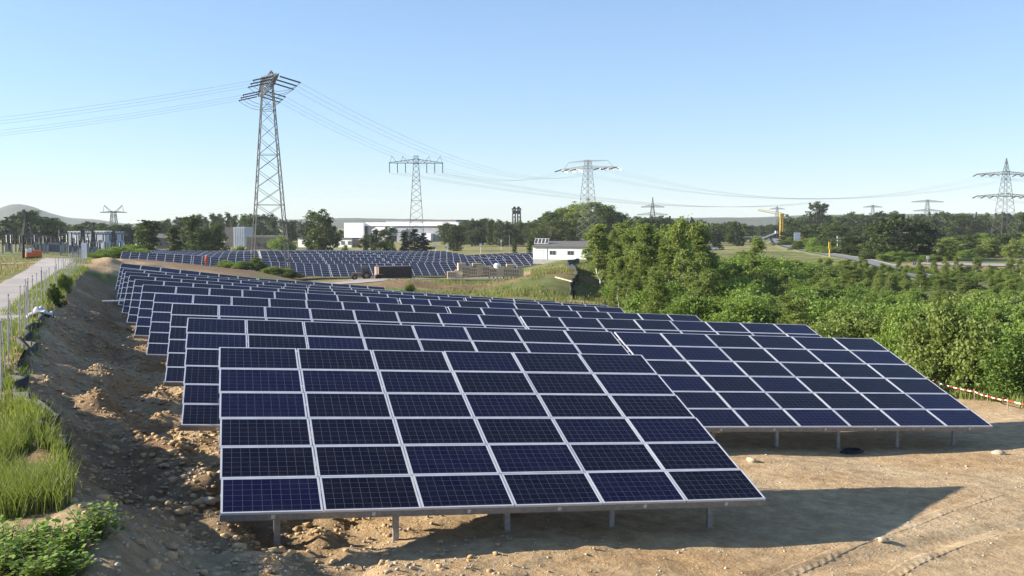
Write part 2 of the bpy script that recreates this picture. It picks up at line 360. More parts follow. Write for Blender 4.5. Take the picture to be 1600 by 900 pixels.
for nm, arr in (('grass', grass), ('dry', dry), ('dark_soil_and_shade', dark_soil_and_shade)):
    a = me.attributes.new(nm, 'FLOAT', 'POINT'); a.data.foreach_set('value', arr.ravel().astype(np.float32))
def soil_nodes(m):
    tc = N(m, 'ShaderNodeTexCoord')
    def noise(s, d=6, r=.6):
        no = N(m, 'ShaderNodeTexNoise'); no.inputs['Scale'].default_value = s; no.inputs['Detail'].default_value = d; no.inputs['Roughness'].default_value = r; L(m, tc.outputs['Object'], no.inputs['Vector']); return no
    a, b_, c = noise(.25, 5), noise(2.5, 8, .7), noise(14, 5, .7)
    r1 = N(m, 'ShaderNodeValToRGB'); e = r1.color_ramp.elements; e[0].position = .3; e[1].position = .72; e[0].color = (.46, .31, .16, 1); e[1].color = (.60, .48, .315, 1)
    L(m, a.outputs['Fac'], r1.inputs[0])
    r2 = N(m, 'ShaderNodeValToRGB'); e = r2.color_ramp.elements; e[0].position = .28; e[1].position = .7; e[0].color = (.52, .47, .42, 1); e[1].color = (1.12, 1.1, 1.06, 1)
    L(m, b_.outputs['Fac'], r2.inputs[0])
    mu = N(m, 'ShaderNodeMix', data_type='RGBA', blend_type='MULTIPLY'); mu.inputs['Factor'].default_value = 1; L(m, r1.outputs[0], mu.inputs['A']); L(m, r2.outputs[0], mu.inputs['B'])
    vo = N(m, 'ShaderNodeTexVoronoi'); vo.inputs['Scale'].default_value = 9; L(m, tc.outputs['Object'], vo.inputs['Vector'])
    gt = N(m, 'ShaderNodeMath', operation='LESS_THAN'); gt.inputs[1].default_value = .22; L(m, vo.outputs['Distance'], gt.inputs[0])
    sel = N(m, 'ShaderNodeMath', operation='GREATER_THAN'); sel.inputs[1].default_value = .62; L(m, vo.outputs['Color'], sel.inputs[0])
    pf = N(m, 'ShaderNodeMath', operation='MULTIPLY'); L(m, gt.outputs[0], pf.inputs[0]); L(m, sel.outputs[0], pf.inputs[1])
    pe = N(m, 'ShaderNodeMix', data_type='RGBA'); pe.inputs['B'].default_value = (.50, .42, .31, 1); L(m, mu.outputs['Result'], pe.inputs['A']); L(m, pf.outputs[0], pe.inputs['Factor'])
    h1 = N(m, 'ShaderNodeMath', operation='MULTIPLY_ADD'); h1.inputs[1].default_value = .35; L(m, c.outputs['Fac'], h1.inputs[0]); L(m, b_.outputs['Fac'], h1.inputs[2])
    h2 = N(m, 'ShaderNodeMath', operation='MULTIPLY_ADD'); h2.inputs[1].default_value = .12; L(m, pf.outputs[0], h2.inputs[0]); L(m, h1.outputs[0], h2.inputs[2])
    return tc, noise, pe.outputs['Result'], h2.outputs[0]
gm = mat('ground_cover', (.3, .2, .1), .95, 0, .15); gb = gm.node_tree.nodes['Principled BSDF']
tc, noise, soilc, height = soil_nodes(gm)
ag = N(gm, 'ShaderNodeAttribute', attribute_name='grass'); ad = N(gm, 'ShaderNodeAttribute', attribute_name='dry')
gn = noise(1.1, 7, .7); gn2 = noise(.06, 4); gn3 = noise(6, 4, .7)
gg = N(gm, 'ShaderNodeMix', data_type='RGBA'); gg.inputs['A'].default_value = (.055, .08, .022, 1); gg.inputs['B'].default_value = (.15, .17, .05, 1); L(gm, gn.outputs['Fac'], gg.inputs['Factor'])
dd = N(gm, 'ShaderNodeMix', data_type='RGBA'); dd.inputs['A'].default_value = (.17, .165, .065, 1); dd.inputs['B'].default_value = (.33, .29, .13, 1); L(gm, gn2.outputs['Fac'], dd.inputs['Factor'])
gd = N(gm, 'ShaderNodeMix', data_type='RGBA'); L(gm, gg.outputs['Result'], gd.inputs['A']); L(gm, dd.outputs['Result'], gd.inputs['B']); L(gm, ad.outputs['Fac'], gd.inputs['Factor'])
s1 = N(gm, 'ShaderNodeMath', operation='MULTIPLY_ADD'); s1.inputs[1].default_value = .9; L(gm, gn3.outputs['Fac'], s1.inputs[0]); L(gm, ag.outputs['Fac'], s1.inputs[2])
s2 = N(gm, 'ShaderNodeMapRange'); s2.inputs['From Min'].default_value = .82; s2.inputs['From Max'].default_value = 1.05; L(gm, s1.outputs[0], s2.inputs['Value'])
adp = N(gm, 'ShaderNodeAttribute', attribute_name='dark_soil_and_shade'); dk = N(gm, 'ShaderNodeMix', data_type='RGBA', blend_type='MULTIPLY'); dk.inputs['B'].default_value = (.36, .33, .34, 1)
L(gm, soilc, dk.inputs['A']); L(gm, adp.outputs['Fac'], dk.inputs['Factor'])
fin = N(gm, 'ShaderNodeMix', data_type='RGBA'); L(gm, dk.outputs['Result'], fin.inputs['A']); L(gm, gd.outputs['Result'], fin.inputs['B']); L(gm, s2.outputs[0], fin.inputs['Factor'])
L(gm, fin.outputs['Result'], gb.inputs['Base Color'])
bp = N(gm, 'ShaderNodeBump'); bp.inputs['Strength'].default_value = 1; bp.inputs['Distance'].default_value = .14; L(gm, height, bp.inputs['Height']); L(gm, bp.outputs[0], gb.inputs['Normal'])
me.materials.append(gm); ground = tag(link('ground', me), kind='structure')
sm = mat('track_soil', (.3, .2, .1), .95, 0, .15); _, _, sc_, sh_ = soil_nodes(sm); L(sm, sc_, sm.node_tree.nodes['Principled BSDF'].inputs['Base Color'])
bp = N(sm, 'ShaderNodeBump'); bp.inputs['Strength'].default_value = .6; bp.inputs['Distance'].default_value = .05; L(sm, sh_, bp.inputs['Height']); L(sm, bp.outputs[0], sm.node_tree.nodes['Principled BSDF'].inputs['Normal'])

def GZv(x, y): return base_h(np.asarray(x, float), np.asarray(y, float))+detail(np.asarray(x, float), np.asarray(y, float))
def strip(name, pts, widths, m, lift=.05, step=1.0, thick=.0, levels=None, kind='structure', cross=7):
    pts = [Vector(p) for p in pts]; P2 = []; W2 = []; Z2 = []
    for i in range(len(pts)-1):
        n_ = max(2, int((pts[i+1]-pts[i]).length/step))
        for k in range(n_): t = k/n_; P2.append(pts[i].lerp(pts[i+1], t)); W2.append(widths[i]*(1-t)+widths[i+1]*t); Z2.append(0 if levels is None else levels[i]*(1-t)+levels[i+1]*t)
    P2.append(pts[-1]); W2.append(widths[-1]); Z2.append(0 if levels is None else levels[-1])
    A = np.array([[p.x, p.y] for p in P2]); 
    for _ in range(6): A[1:-1] = (A[:-2]+2*A[1:-1]+A[2:])/4
    D = np.gradient(A, axis=0); D /= np.linalg.norm(D, axis=1)[:, None]; Nn = np.c_[D[:, 1], -D[:, 0]]
    s = np.linspace(-.5, .5, cross); X = A[:, 0:1]+Nn[:, 0:1]*s*np.array(W2)[:, None]; Y = A[:, 1:2]+Nn[:, 1:2]*s*np.array(W2)[:, None]
    G = GZv(X, Y)
    if levels is None: Z = G+lift
    else: Z = np.repeat(np.array(Z2)[:, None], cross, 1)
    n_, m_ = X.shape; V_ = np.stack([X, Y, Z], -1).reshape(-1, 3); ii = np.arange(n_*m_).reshape(n_, m_)
    F_ = np.stack([ii[:-1, :-1], ii[:-1, 1:], ii[1:, 1:], ii[1:, :-1]], -1).reshape(-1, 4)
    if levels is not None:      # embankment sides down to the terrain
        o = len(V_)
        for side, sg in ((0, -1), (m_-1, 1)):
            h = Z[:, side]-G[:, side]; off = 1.8*np.maximum(h, .2)+1
            xs = X[:, side]+sg*Nn[:, 0]*off; ys = Y[:, side]+sg*Nn[:, 1]*off; zs = GZv(xs, ys)-.3
            o = len(V_); V_ = np.r_[V_, np.c_[xs, ys, zs]]; jj = np.arange(o, o+n_); kk = ii[:, side]
            q = np.stack([kk[:-1], kk[1:], jj[1:], jj[:-1]], -1) if sg > 0 else np.stack([jj[:-1], jj[1:], kk[1:], kk[:-1]], -1)
            F_ = np.r_[F_, q]
    nf = (n_-1)*(m_-1); mi = np.zeros(len(F_), int); mi[nf:] = 1
    me = np_mesh(name, V_, F_, [m] if levels is None else [m, 'verge'], mi=mi, smooth=True)
    return tag(link(name, me), kind=kind)
noisy('verge', (.055, .07, .025), (.11, .12, .045), .8, .95, 0, .3)
noisy('track_gravel', (.25, .225, .21), (.35, .315, .285), .6, .95, 0, .25)
# left gravel track on the plateau
road_pts = [(-5, -20), (-6, 0), (-7.4, 20), (-9.0, 38), (-10.5, 53), (-13.0, 78), (-15, 100), (-18.6, 130), (-22.8, 165), (-27, 195)]
strip('path', [(x, y, 0) for x, y in road_pts], [3.4, 3.4, 3.4, 3.4, 3.5, 3.7, 4, 4.5, 5.5, 6], 'track_gravel', .05, 1.0)
x, y = spot(-60, 112); x2, y2 = spot(50, 122)
strip('side_path', [(x-20, y-2, 0), (x, y, 0), (x2, y2, 0), (-18.6, 130, 0)], [6, 6, 5, 4], 'track_gravel', .06, 1.5)
# asphalt road on its bank at the right
rp = [(1216, 372, 480, 9), (1222, 380, 400, 8), (1245, 387, 335, 7), (1290, 396, 285, 6), (1345, 405, 245, 6), (1400, 419, 200, 5.5), (1450, 434, 172, 5.5), (1560, 465, 140, 5.5)]
strip('road', [(*spot(a, d), 0) for a, b, d, w_ in rp], [w_ for *_, w_ in rp], 'asphalt', step=3, levels=[zat(b, d) for a, b, d, w_ in rp])
strip('turning_area', [(*spot(1445, 228), 0), (*spot(1500, 232), 0), (*spot(1560, 232), 0), (*spot(1640, 230), 0)], [8, 15, 17, 17], 'track_gravel', .15, 2)
strip('dirt_track', [(*spot(440, 172), 0), (*spot(520, 168), 0), (*spot(600, 176), 0), (*spot(680, 190), 0), (*spot(760, 198), 0), (*spot(810, 205), 0)], [5, 12, 14, 9, 6, 4], 'track_gravel', .08, 2)

# tyre tread marks pressed into the dirt
def tread(pts, width):
    A = []; 
    for i in range(len(pts)-1):
        n_ = int(math.dist(pts[i], pts[i+1])/.03)
        for k in range(n_): A.append([pts[i][j]*(1-k/n_)+pts[i+1][j]*k/n_ for j in (0, 1)])
    A = np.array(A); 
    for _ in range(400): A[1:-1] = (A[:-2]+2*A[1:-1]+A[2:])/4
    D = np.gradient(A, axis=0); D /= np.linalg.norm(D, axis=1)[:, None]; Nn = np.c_[D[:, 1], -D[:, 0]]
    s = np.linspace(-.5, .5, 13); X = A[:, 0:1]+Nn[:, 0:1]*s*width; Y = A[:, 1:2]+Nn[:, 1:2]*s*width
    arc = np.arange(len(A))[:, None]*.03
    ph = np.abs(((arc+np.abs(s)*.35)/.26) % 1-.5)*2
    edge = np.clip((.5-np.abs(s))*12, 0, 1)[None, :]; fade = (.25+.75*sstep(-.25, .25, fbm(arc*.5, arc*0+3, 2, 5)))*sstep(0, .6, arc)*(1-sstep(arc.max()-.6, arc.max(), arc))
    Z = base_h(X, Y)+detail(X, Y)+.001-.04*(1-edge)+edge*fade*.010*sstep(.35, .65, ph)
    n_, m_ = X.shape; ii = np.arange(n_*m_).reshape(n_, m_)
    F_ = np.stack([ii[:-1, :-1], ii[:-1, 1:], ii[1:, 1:], ii[1:, :-1]], -1).reshape(-1, 4)
    return tag(link('tyre_track', np_mesh('tyre_track', np.stack([X, Y, Z], -1).reshape(-1, 3), F_, ['track_soil'])), kind='structure')
def gpt(px, py):      # point on the ground seen at (px, py)
    u = (px-800)/FPX; d = 8.
    for _ in range(400):
        x, y = spot(px, d)
        if zat(py, d) <= ground_z(x, y): break
        d *= 1.01
    return (x, y)
tread([gpt(1190, 930), gpt(1320, 870), gpt(1400, 842), gpt(1490, 806), gpt(1590, 775)], .30)
tread([gpt(1380, 925), gpt(1450, 885), gpt(1560, 846), gpt(1640, 820)], .30)

# ------------------------------------------------------------------ solar tables
def panel_meshes():
    fr = MB(); a, b, t, h = PANEL_W, PANEL_H, .032, .04
    fr.box((0, 0, -h), (a, t, 0), 'aluminium'); fr.box((0, b-t, -h), (a, b, 0), 'aluminium')
    fr.box((0, t, -h), (t, b-t, 0), 'aluminium'); fr.box((a-t, t, -h), (a, b-t, 0), 'aluminium')
    z = -.004; v = [(t, t, z), (a-t, t, z), (a-t, b-t, z), (t, b-t, z)]
    zb = -.012; v += [(t, t, zb), (t, b-t, zb), (a-t, b-t, zb), (a-t, t, zb)]
    gl = np_mesh('solar_panel', v, [(0, 1, 2, 3), (4, 5, 6, 7)], ['solar_cells', 'panel_dark'], tint=[0, 0], uv=[(0, 0), (1, 0), (1, 1), (0, 1)]*2, mi=[0, 1])
    return gl, fr.mesh('frame')
GLM, FRM = panel_meshes()
def support(n, slope, parent, legs=True):
    """rails, rafters and posts for a table of n columns; local origin on the ground below the lower left corner"""
    e = Vector((math.cos(slope), 0, math.sin(slope))); up = Vector((0, math.cos(TILT), math.sin(TILT)))
    o = Vector((0, 0, LEG)); nrm = e.cross(up).normalized(); wd = n*PW
    fb = MB(); a = o-nrm*.045
    R = Matrix((e, up, nrm)).transposed().to_4x4(); R.translation = o
    fb.box((-.01, .004, -.165), (wd-.01, .03, -.046), 'galvanised', R); fb.box((-.01, .03, -.165), (wd-.01, .07, -.155), 'galvanised', R); [fb.box((c_*PW+.80, -.006, -.13), (c_*PW+.86, .003, -.06), 'aluminium', R) for c_ in range(n)]
    fb.build('front_beam', parent)
    rb = MB()
    for k in (.55, 2.2, 3.9, 5.6): rb.box((.0, k*1.0, -.13), (wd-.02, k*1.0+.06, -.045), 'galvanised', R)
    rb.build('rail', parent)
    npst = max(2, round(wd/2.07)); sp = (wd-1.6)/(npst-1)
    for i in range(npst):
        x = .93+i*(wd-1.75)/(npst-1); f = MB()
        p0 = R@Vector((x, .15, -.16)); p1 = R@Vector((x, 6.1, -.16))
        f.bar(p0, p1, .05, 'galvanised'); f.build('rafter', parent)
        for yy, nm in ((.62, 'post'), (4.55, 'post')):
            q = R@Vector((x, yy/math.cos(TILT), -.18)); pm = MB()
            pm.box((q.x-.05, q.y-.008, -1.2), (q.x+.05, q.y+.008, q.z+.03), 'galvanised')
            pm.box((q.x-.055, q.y+.008, -1.2), (q.x-.04, q.y+.07, q.z+.03), 'galvanised'); pm.box((q.x+.04, q.y+.008, -1.2), (q.x+.055, q.y+.07, q.z+.03), 'galvanised')
            pm.build(nm, parent)
ORD = ['front', 'second', 'third', 'fourth', 'fifth', 'sixth', 'seventh', 'eighth', 'ninth', 'last']
SIDE = {1: [''], 2: ['left-hand', 'right-hand'], 3: ['left-hand', 'middle', 'right-hand']}
def solar_table(y, x0, z0, n, slope, label, group):
    root = empty('solar_table', (x0, y, z0-LEG), 0, label=label, cat='solar table', group=group)
    e = Vector((math.cos(slope), 0, math.sin(slope))); up = Vector((0, math.cos(TILT), math.sin(TILT)))
    nrm = e.cross(up).normalized(); y2 = nrm.cross(e)
    R = Matrix((e, y2, nrm)).transposed().to_4x4(); eul = R.to_euler(); o = Vector((0, 0, LEG))
    for c in range(n):
        for r_ in range(6):
            loc = o+e*(c*PW)+up*(r_*PH)+nrm*random.uniform(-.003, .003)
            ta = (eul.x+random.gauss(0, .0012), eul.y+random.gauss(0, .0012), eul.z)
            p = link('solar_panel', GLM, root, loc); p.rotation_euler = ta
            link('frame', FRM, p)
    support(n, slope, root)
    return root
for k, (y, prof, tabs) in enumerate(ROWS):
    xs = [p[0] for p in prof]; zs = [p[1] for p in prof]; x = xs[0]
    for j, n_ in enumerate(tabs):
        xe = x+n_*PW; z0, z1 = np.interp(x, xs, zs), np.interp(xe, xs, zs); s = math.atan((z1-z0)/(xe-x))
        side = SIDE[len(tabs)][j]
        if k == 0: lb = 'large blue solar panel table nearest the camera, standing alone in the front row'
        else: lb = f'{side} blue solar panel table of the {ORD[k]} row counted from the camera, near field'
        if k == 1 and j == 1: lb = 'right-hand solar table of the second row, its posts standing in dark shade above bare dirt'
        solar_table(y, x, float(z0), n_, s, lb, 'tilted solar tables in the near field')
        x = xe+.07
# far field: shared table mesh, one row of six panels per column
def far_array(n):
    V_, F_, uv, ti, mi = [], [], [], [], []
    def quad(p, m, t):
        o = len(V_); V_.extend(p); F_.append((o, o+1, o+2, o+3)); uv.extend([(0, 0), (1, 0), (1, 1), (0, 1)]); mi.append(m); ti.append(t)
    H = 1.19
    for c in range(n):
        for r_ in range(6):
            x, y = c*PW, r_*H; quad([(x+.04, y+.02, 0), (x+PW-.04, y+.02, 0), (x+PW-.04, y+H-.02, 0), (x+.04, y+H-.02, 0)], 0, random.random())
    def box(x0, y0, z0, x1, y1, z1):
        p = [(x0, y0, z0), (x1, y0, z0), (x1, y1, z0), (x0, y1, z0), (x0, y0, z1), (x1, y0, z1), (x1, y1, z1), (x0, y1, z1)]
        for f in ((3, 2, 1, 0), (4, 5, 6, 7), (0, 1, 5, 4), (1, 2, 6, 5), (2, 3, 7, 6), (3, 0, 4, 7)): quad([p[i] for i in f], 1, 0)
    for c in range(n+1): box(c*PW-.04, 0, -.04, c*PW+.04, 6*H, .01)
    for r_ in range(7): box(0, r_*H-.02, -.038, n*PW, r_*H+.02, .006)
    quad([(0, 0, -.05), (0, 6*H, -.05), (n*PW, 6*H, -.05), (n*PW, 0, -.05)], 2, 0)
    return np_mesh('module_field', V_, F_, ['solar_cells', 'aluminium', 'panel_dark'], tint=ti, uv=uv, mi=mi)
FAM = far_array(8)
def far_support():
    f = MB()
    for i in range(6):
        x = 1+i*2.25; f.bar((x, .7, -1.2), (x, .7, .75), .06, 'galvanised'); f.bar((x, 5, -1.2), (x, 5, 2.2), .06, 'galvanised')
    f.bar((0, .5, .65), (8*PW, .5, .65), .06, 'galvanised'); f.bar((0, 5, 2.1), (8*PW, 5, 2.1), .06, 'galvanised')
    return f.mesh('support_frame')
FSM = far_support()
fxs = [spot(p, d)[0] for p, q, d in FAR_FRONT]; fzs = [zat(q, d) for p, q, d in FAR_FRONT]
x0 = fxs[0]; wt = 8*PW+.35
for r_ in range(10):
    y = 205.0+r_*8.6
    ncol = 7 if r_ in (0, 1) else 6 if r_ > 3 else 7
    for j in range(ncol):
        x = x0+j*wt+r_*.25
        if j == 6 and r_ > 3: continue
        yy = y+(3 if j < 2 else 0)+ (2 if j==5 else 0) + (22 if j == 6 else 0)
        if r_ == 0: za = np.interp(x, fxs, fzs); zb = np.interp(x+8*PW, fxs, fzs)
        else: za, zb = GZv([x, x+8*PW], [yy+2, yy+2])+.62
        za = float(za); zb = float(zb)
        if r_ > 0: za -= .0; 
        s = math.atan((zb-za)/(8*PW))
        root = empty('solar_table', (x, yy, za-.6), 0, label=f'{["leftmost","second","third","fourth","fifth","sixth","rightmost"][j]} solar table from the left in the {["front","second","third","fourth","fifth","sixth","seventh","eighth","ninth","rearmost"][r_]} row of the distant solar field', cat='solar table', group='solar tables in the distant field')
        a = link('module_field', FAM, root, (0, 0, .6)); a.rotation_euler = Euler((TILT, -s, 0))
        link('support_frame', FSM, root).rotation_euler = (0, -s, 0)

# ------------------------------------------------------------------ stones, clods
def rock_template(seed, sub=1):
    bm = bmesh.new(); bmesh.ops.create_icosphere(bm, subdivisions=sub, radius=1); rnd = random.Random(seed)
    for v in bm.verts: v.co *= rnd.uniform(.65, 1.2)
    V_ = np.array([v.co[:] for v in bm.verts]); F_ = np.array([[v.index for v in f.verts] for f in bm.faces]); bm.free(); return V_, F_
RT = [rock_template(i) for i in range(8)]
def scatter_rocks(name, pts, sizes, m):
    Vs, Fs = [], []; o = 0
    Z = GZv(pts[:, 0], pts[:, 1])
    for i, (x, y) in enumerate(pts):
        V_, F_ = RT[i % 8]; a = RNG.uniform(0, 6.28); s = sizes[i]; c, sn = math.cos(a), math.sin(a)
        sc = np.array([RNG.uniform(.8, 1.5), RNG.uniform(.7, 1.2), RNG.uniform(.45, .85)])*s
        q = V_*sc; q = np.c_[q[:, 0]*c-q[:, 1]*sn, q[:, 0]*sn+q[:, 1]*c, q[:, 2]]+[x, y, Z[i]+s*.12]
        Vs.append(q); Fs.append(F_+o); o += len(q)
    return tag(link(name, np_mesh(name, np.concatenate(Vs), np.concatenate(Fs), [m])), kind='stuff')
ys = RNG.uniform(8, 62, 9000)**1.0; t_ = RNG.normal(3.0, 2.2, 9000); pts = np.c_[crest(ys)+t_, ys]; keep = (t_ > -.6); pts = pts[keep]
sz = np.exp(RNG.normal(-3.35, .45, len(pts))); sz = np.clip(sz*.7, .012, np.where(pts[:, 1] < 20, .045, .09))
tag(scatter_rocks('gravel_stones', pts, sz, 'stone_pale'), 'loose pale stones and clods littering the dug bank beside the solar tables', 'stones')
n_ = 9000; ys = RNG.uniform(8, 60, n_); t_ = RNG.normal(2.2, 1.8, n_); pts = np.c_[crest(ys)+t_, ys]; pts = pts[t_ > -.5]
tag(scatter_rocks('earth_clods', pts, np.clip(np.exp(RNG.normal(-3.3, .5, len(pts))), .015, .11), 'track_soil'), 'crumbled earth clods strewn over the dug bank', 'clods')
n_ = 9000; pts = np.c_[RNG.uniform(-1, 30, n_), RNG.uniform(8, 30, n_)]; sz = np.clip(np.exp(RNG.normal(-4.5, .45, n_)), .005, .045)
tag(scatter_rocks('pebbles', pts, sz, 'stone_pale'), 'small scattered pebbles on the bare dirt in front of the tables', 'stones')
for px, py, s in ((1180, 726, .13), (1392, 860, .1), (1570, 716, .13), (320, 800, .12)):
    x, y = gpt(px, py); V_, F_ = rock_template(px, 2)
    o = link('rock', np_mesh('rock', V_*[s*1.4, s, s*.7], F_, ['stone_pale'], smooth=False), None, (x, y, ground_z(x, y)+s*.2)); o.rotation_euler = (0, 0, px)
    tag(o, {1180: 'small pale rock at the shade edge under the second-row table', 1392: 'pale rock lying on a tyre track at the tip of the front table shadow', 1570: 'pale rock near the right picture edge, beside the shade of the second-row table', 320: 'pale rock left of the front table lower corner'}[px], 'rock')

# ------------------------------------------------------------------ grass and weeds
def blades(name, pts, h, wd, m, label, cat='grass', lean=.35, n_per=1):
    P_ = np.repeat(pts, n_per, 0); P_ = P_+RNG.normal(0, .06, P_.shape); n_ = len(P_); Z = GZv(P_[:, 0], P_[:, 1])-.02
    a = RNG.uniform(0, 6.283, n_); hh = h*RNG.uniform(.5, 1.2, n_); ww = wd*RNG.uniform(.6, 1.3, n_)
    ln = RNG.uniform(.1, lean, n_)*hh*1.6; b = RNG.uniform(0, 6.283, n_)
    dx, dy = np.cos(a)*ww/2, np.sin(a)*ww/2; lx, ly = np.cos(b)*ln, np.sin(b)*ln
    v0 = np.c_[P_[:, 0]-dx, P_[:, 1]-dy, Z]; v1 = np.c_[P_[:, 0]+dx, P_[:, 1]+dy, Z]
    v2 = np.c_[P_[:, 0]+dx*.7+lx*.35, P_[:, 1]+dy*.7+ly*.35, Z+hh*.6]; v3 = np.c_[P_[:, 0]-dx*.7+lx*.35, P_[:, 1]-dy*.7+ly*.35, Z+hh*.6]
    v4 = np.c_[P_[:, 0]+lx, P_[:, 1]+ly, Z+hh]; v5 = v4+np.c_[dx*.1, dy*.1, hh*0]
    V_ = np.stack([v0, v1, v2, v3, v4, v5], 1).reshape(-1, 3); b0 = np.arange(n_)[:, None]*6
    F_ = np.stack([b0+[0, 1, 2, 3], b0+[3, 2, 5, 4]], 1).reshape(-1, 4); ti = np.repeat(RNG.uniform(0, 1, n_), 2)
    return tag(link(name, np_mesh(name, V_, F_, [m], tint=ti)), label, cat, None, 'stuff')
def region(n_, f):
    out = []
    while len(out) < n_:
        p = f();
        if p: out.append(p)
    return np.array(out)
def clump():
    px = random.gauss(25, 38); d = random.uniform(14.2, 19); x, y = spot(px, d)
    return (x, y) if x < crest(y)+.25 and px < 98 and fbm(np.array([x*.9]), np.array([y*.9]), 2, 77)[0] > -.25 else None
blades('tall_grass', region(2100, clump), .46, .018, 'grass_blade', 'tall green and straw grass clump on the bank at the lower left', n_per=3)
def verge():
    y = 21+(114*random.random()**1.5); t = random.uniform(-2.2, -.1)
    x = crest(y)+t
    return (x, y) if fbm(np.array([x*.5]), np.array([y*.25]), 2, 7)[0] > -.15 else None
blades('verge_grass', region(9000, verge), .30, .03, 'grass_blade', 'short green grass along the fence between track and bank', n_per=2)
def meadow():
    y = 40+130*random.random()**1.3; x = np.interp(y, [p[1] for p in road_pts], [p[0] for p in road_pts])-2.6-random.random()**1.5*30
    return (x, y)
blades('meadow_grass', region(9000, meadow), .35, .06, 'grass_dry', 'yellow green meadow grass left of the gravel track', n_per=1)
def midg():
    px = random.uniform(600, 960); d = random.uniform(92, 215); x, y = spot(px, d)
    return (x, y) if fbm(np.array([x*.12]), np.array([y*.12]), 3, 17)[0] > -.1 and not (d > 170 and px < 830) and not (135 < d < 160 and px < 830 and random.random() < .85) else None
blades('straw_grass', region(4500, midg), .5, .08, 'grass_dry', 'straw coloured grass on the slope between the two solar fields', n_per=2)
blades('rough_grass', region(6000, midg), .4, .09, 'grass_blade', 'rough green grass on the slope between the two solar fields', n_per=2)
def rightg():
    px = random.uniform(1380, 1640); d = random.uniform(38, 62); x, y = spot(px, d)
    xr = np.interp(y, [0, 20, 32, 45, 60], [33, 33, 31, 30, 28]); return (x, y) if x > xr-1.2+.8*math.sin(y) else None
blades('edge_grass', region(5000, rightg), .4, .05, 'grass_blade', 'green grass and herbs at the foot of the bushes on the right', n_per=2)
# leafy weed, lower left corner
def leafy(n_st, spots, hgt, lf, m, label, name='weed_plant', group=None, seed=3):
    rnd = random.Random(seed)
    for k, (x, y) in enumerate(spots):
        z = ground_z(x, y); root = empty(name, (x, y, z-.02), 0, label=label[k] if isinstance(label, list) else label, cat='plant', group=group)
        st = MB(); V_, F_, ti = [], [], []
        for s in range(n_st):
            a = rnd.uniform(0, 6.28); r_ = rnd.uniform(.05, .42); top = Vector((math.cos(a)*r_, math.sin(a)*r_, hgt*rnd.uniform(.6, 1.1))); b = Vector((math.cos(a)*r_*.2, math.sin(a)*r_*.2, 0))
            st.bar(b, top, .007, 'bark', 4, .003)
            for j in range(22):
                t = .15+.85*(j/22); p = b.lerp(top, t); an = rnd.uniform(0, 6.28); l = lf*rnd.uniform(.6, 1.3)
                d = Vector((math.cos(an), math.sin(an), rnd.uniform(-.1, .6))).normalized(); sd = d.cross(Vector((rnd.uniform(-.3, .3), rnd.uniform(-.3, .3), 1))).normalized()
                q = p+d*l*.35; o = len(V_)
                V_ += [q, q+d*l*.5+sd*l*.36, q+d*l, q+d*l*.5-sd*l*.36]; F_.append((o, o+1, o+2, o+3)); ti.append(rnd.random())
        st.build('stem', root); link('leaves', np_mesh('leaves', [v[:] for v in V_], F_, [m], tint=ti), root)
wsp = [spot(20, 12.0), spot(62, 12.3), spot(100, 12.0), spot(140, 12.5), spot(0, 12.6), spot(-15, 11.8), spot(45, 11.5), spot(85, 11.5)]
leafy(26, wsp, .42, .085, 'weed_leaf', 'bright green leafy weed in the bottom left corner', group='leafy weeds in the bottom left corner')

# ------------------------------------------------------------------ trees
def leaf_cloud(blobs, nleaf, size, rnd, flat=.0, hollow=.55):
    """leaf cards gathered in tufts, spread through ellipsoidal lobes"""
    V_, F_, ti = [], [], []
    w_ = np.array([b[1][0]*b[1][1]*b[1][2] for b in blobs])**.67; w_ /= w_.sum()
    cnt = (w_*nleaf).astype(int)+1
    for (c, rr), k in zip(blobs, cnt):
        c = np.array(c); rr = np.array(rr); nt_ = max(3, k//26)
        d = rnd.normal(size=(nt_, 3)); d /= np.linalg.norm(d, axis=1)[:, None]
        rad_ = (hollow+(1-hollow)*rnd.uniform(0, 1, nt_)**.6)*rnd.uniform(.82, 1.15, nt_)
        tc_ = c+d*rad_[:, None]*rr; tsz = rnd.uniform(.12, .3, nt_)*rr.mean(); tt_ = rnd.uniform(0, 1, nt_)
        ii = rnd.integers(0, nt_, k); off = rnd.normal(size=(k, 3))*tsz[ii][:, None]*np.array([1, 1, .7])
        p = tc_[ii]+off; s = size*rnd.uniform(.6, 1.4, k)
        a = rnd.normal(size=(k, 3)); a /= np.linalg.norm(a, axis=1)[:, None]
        b = np.cross(a, rnd.normal(size=(k, 3))); b /= np.linalg.norm(b, axis=1)[:, None]
        q = np.stack([p-a*s[:, None]*.6, p-b*s[:, None]*.38, p+a*s[:, None]*.6, p+b*s[:, None]*.38], 1)
        o = len(V_)*4; V_.append(q.reshape(-1, 3)); ti.append(np.clip(tt_[ii]*.6+rnd.uniform(0, .4, k), 0, 1))
    V_ = np.concatenate(V_); n_ = len(V_)//4; return V_, np.arange(n_*4).reshape(n_, 4), np.concatenate(ti)
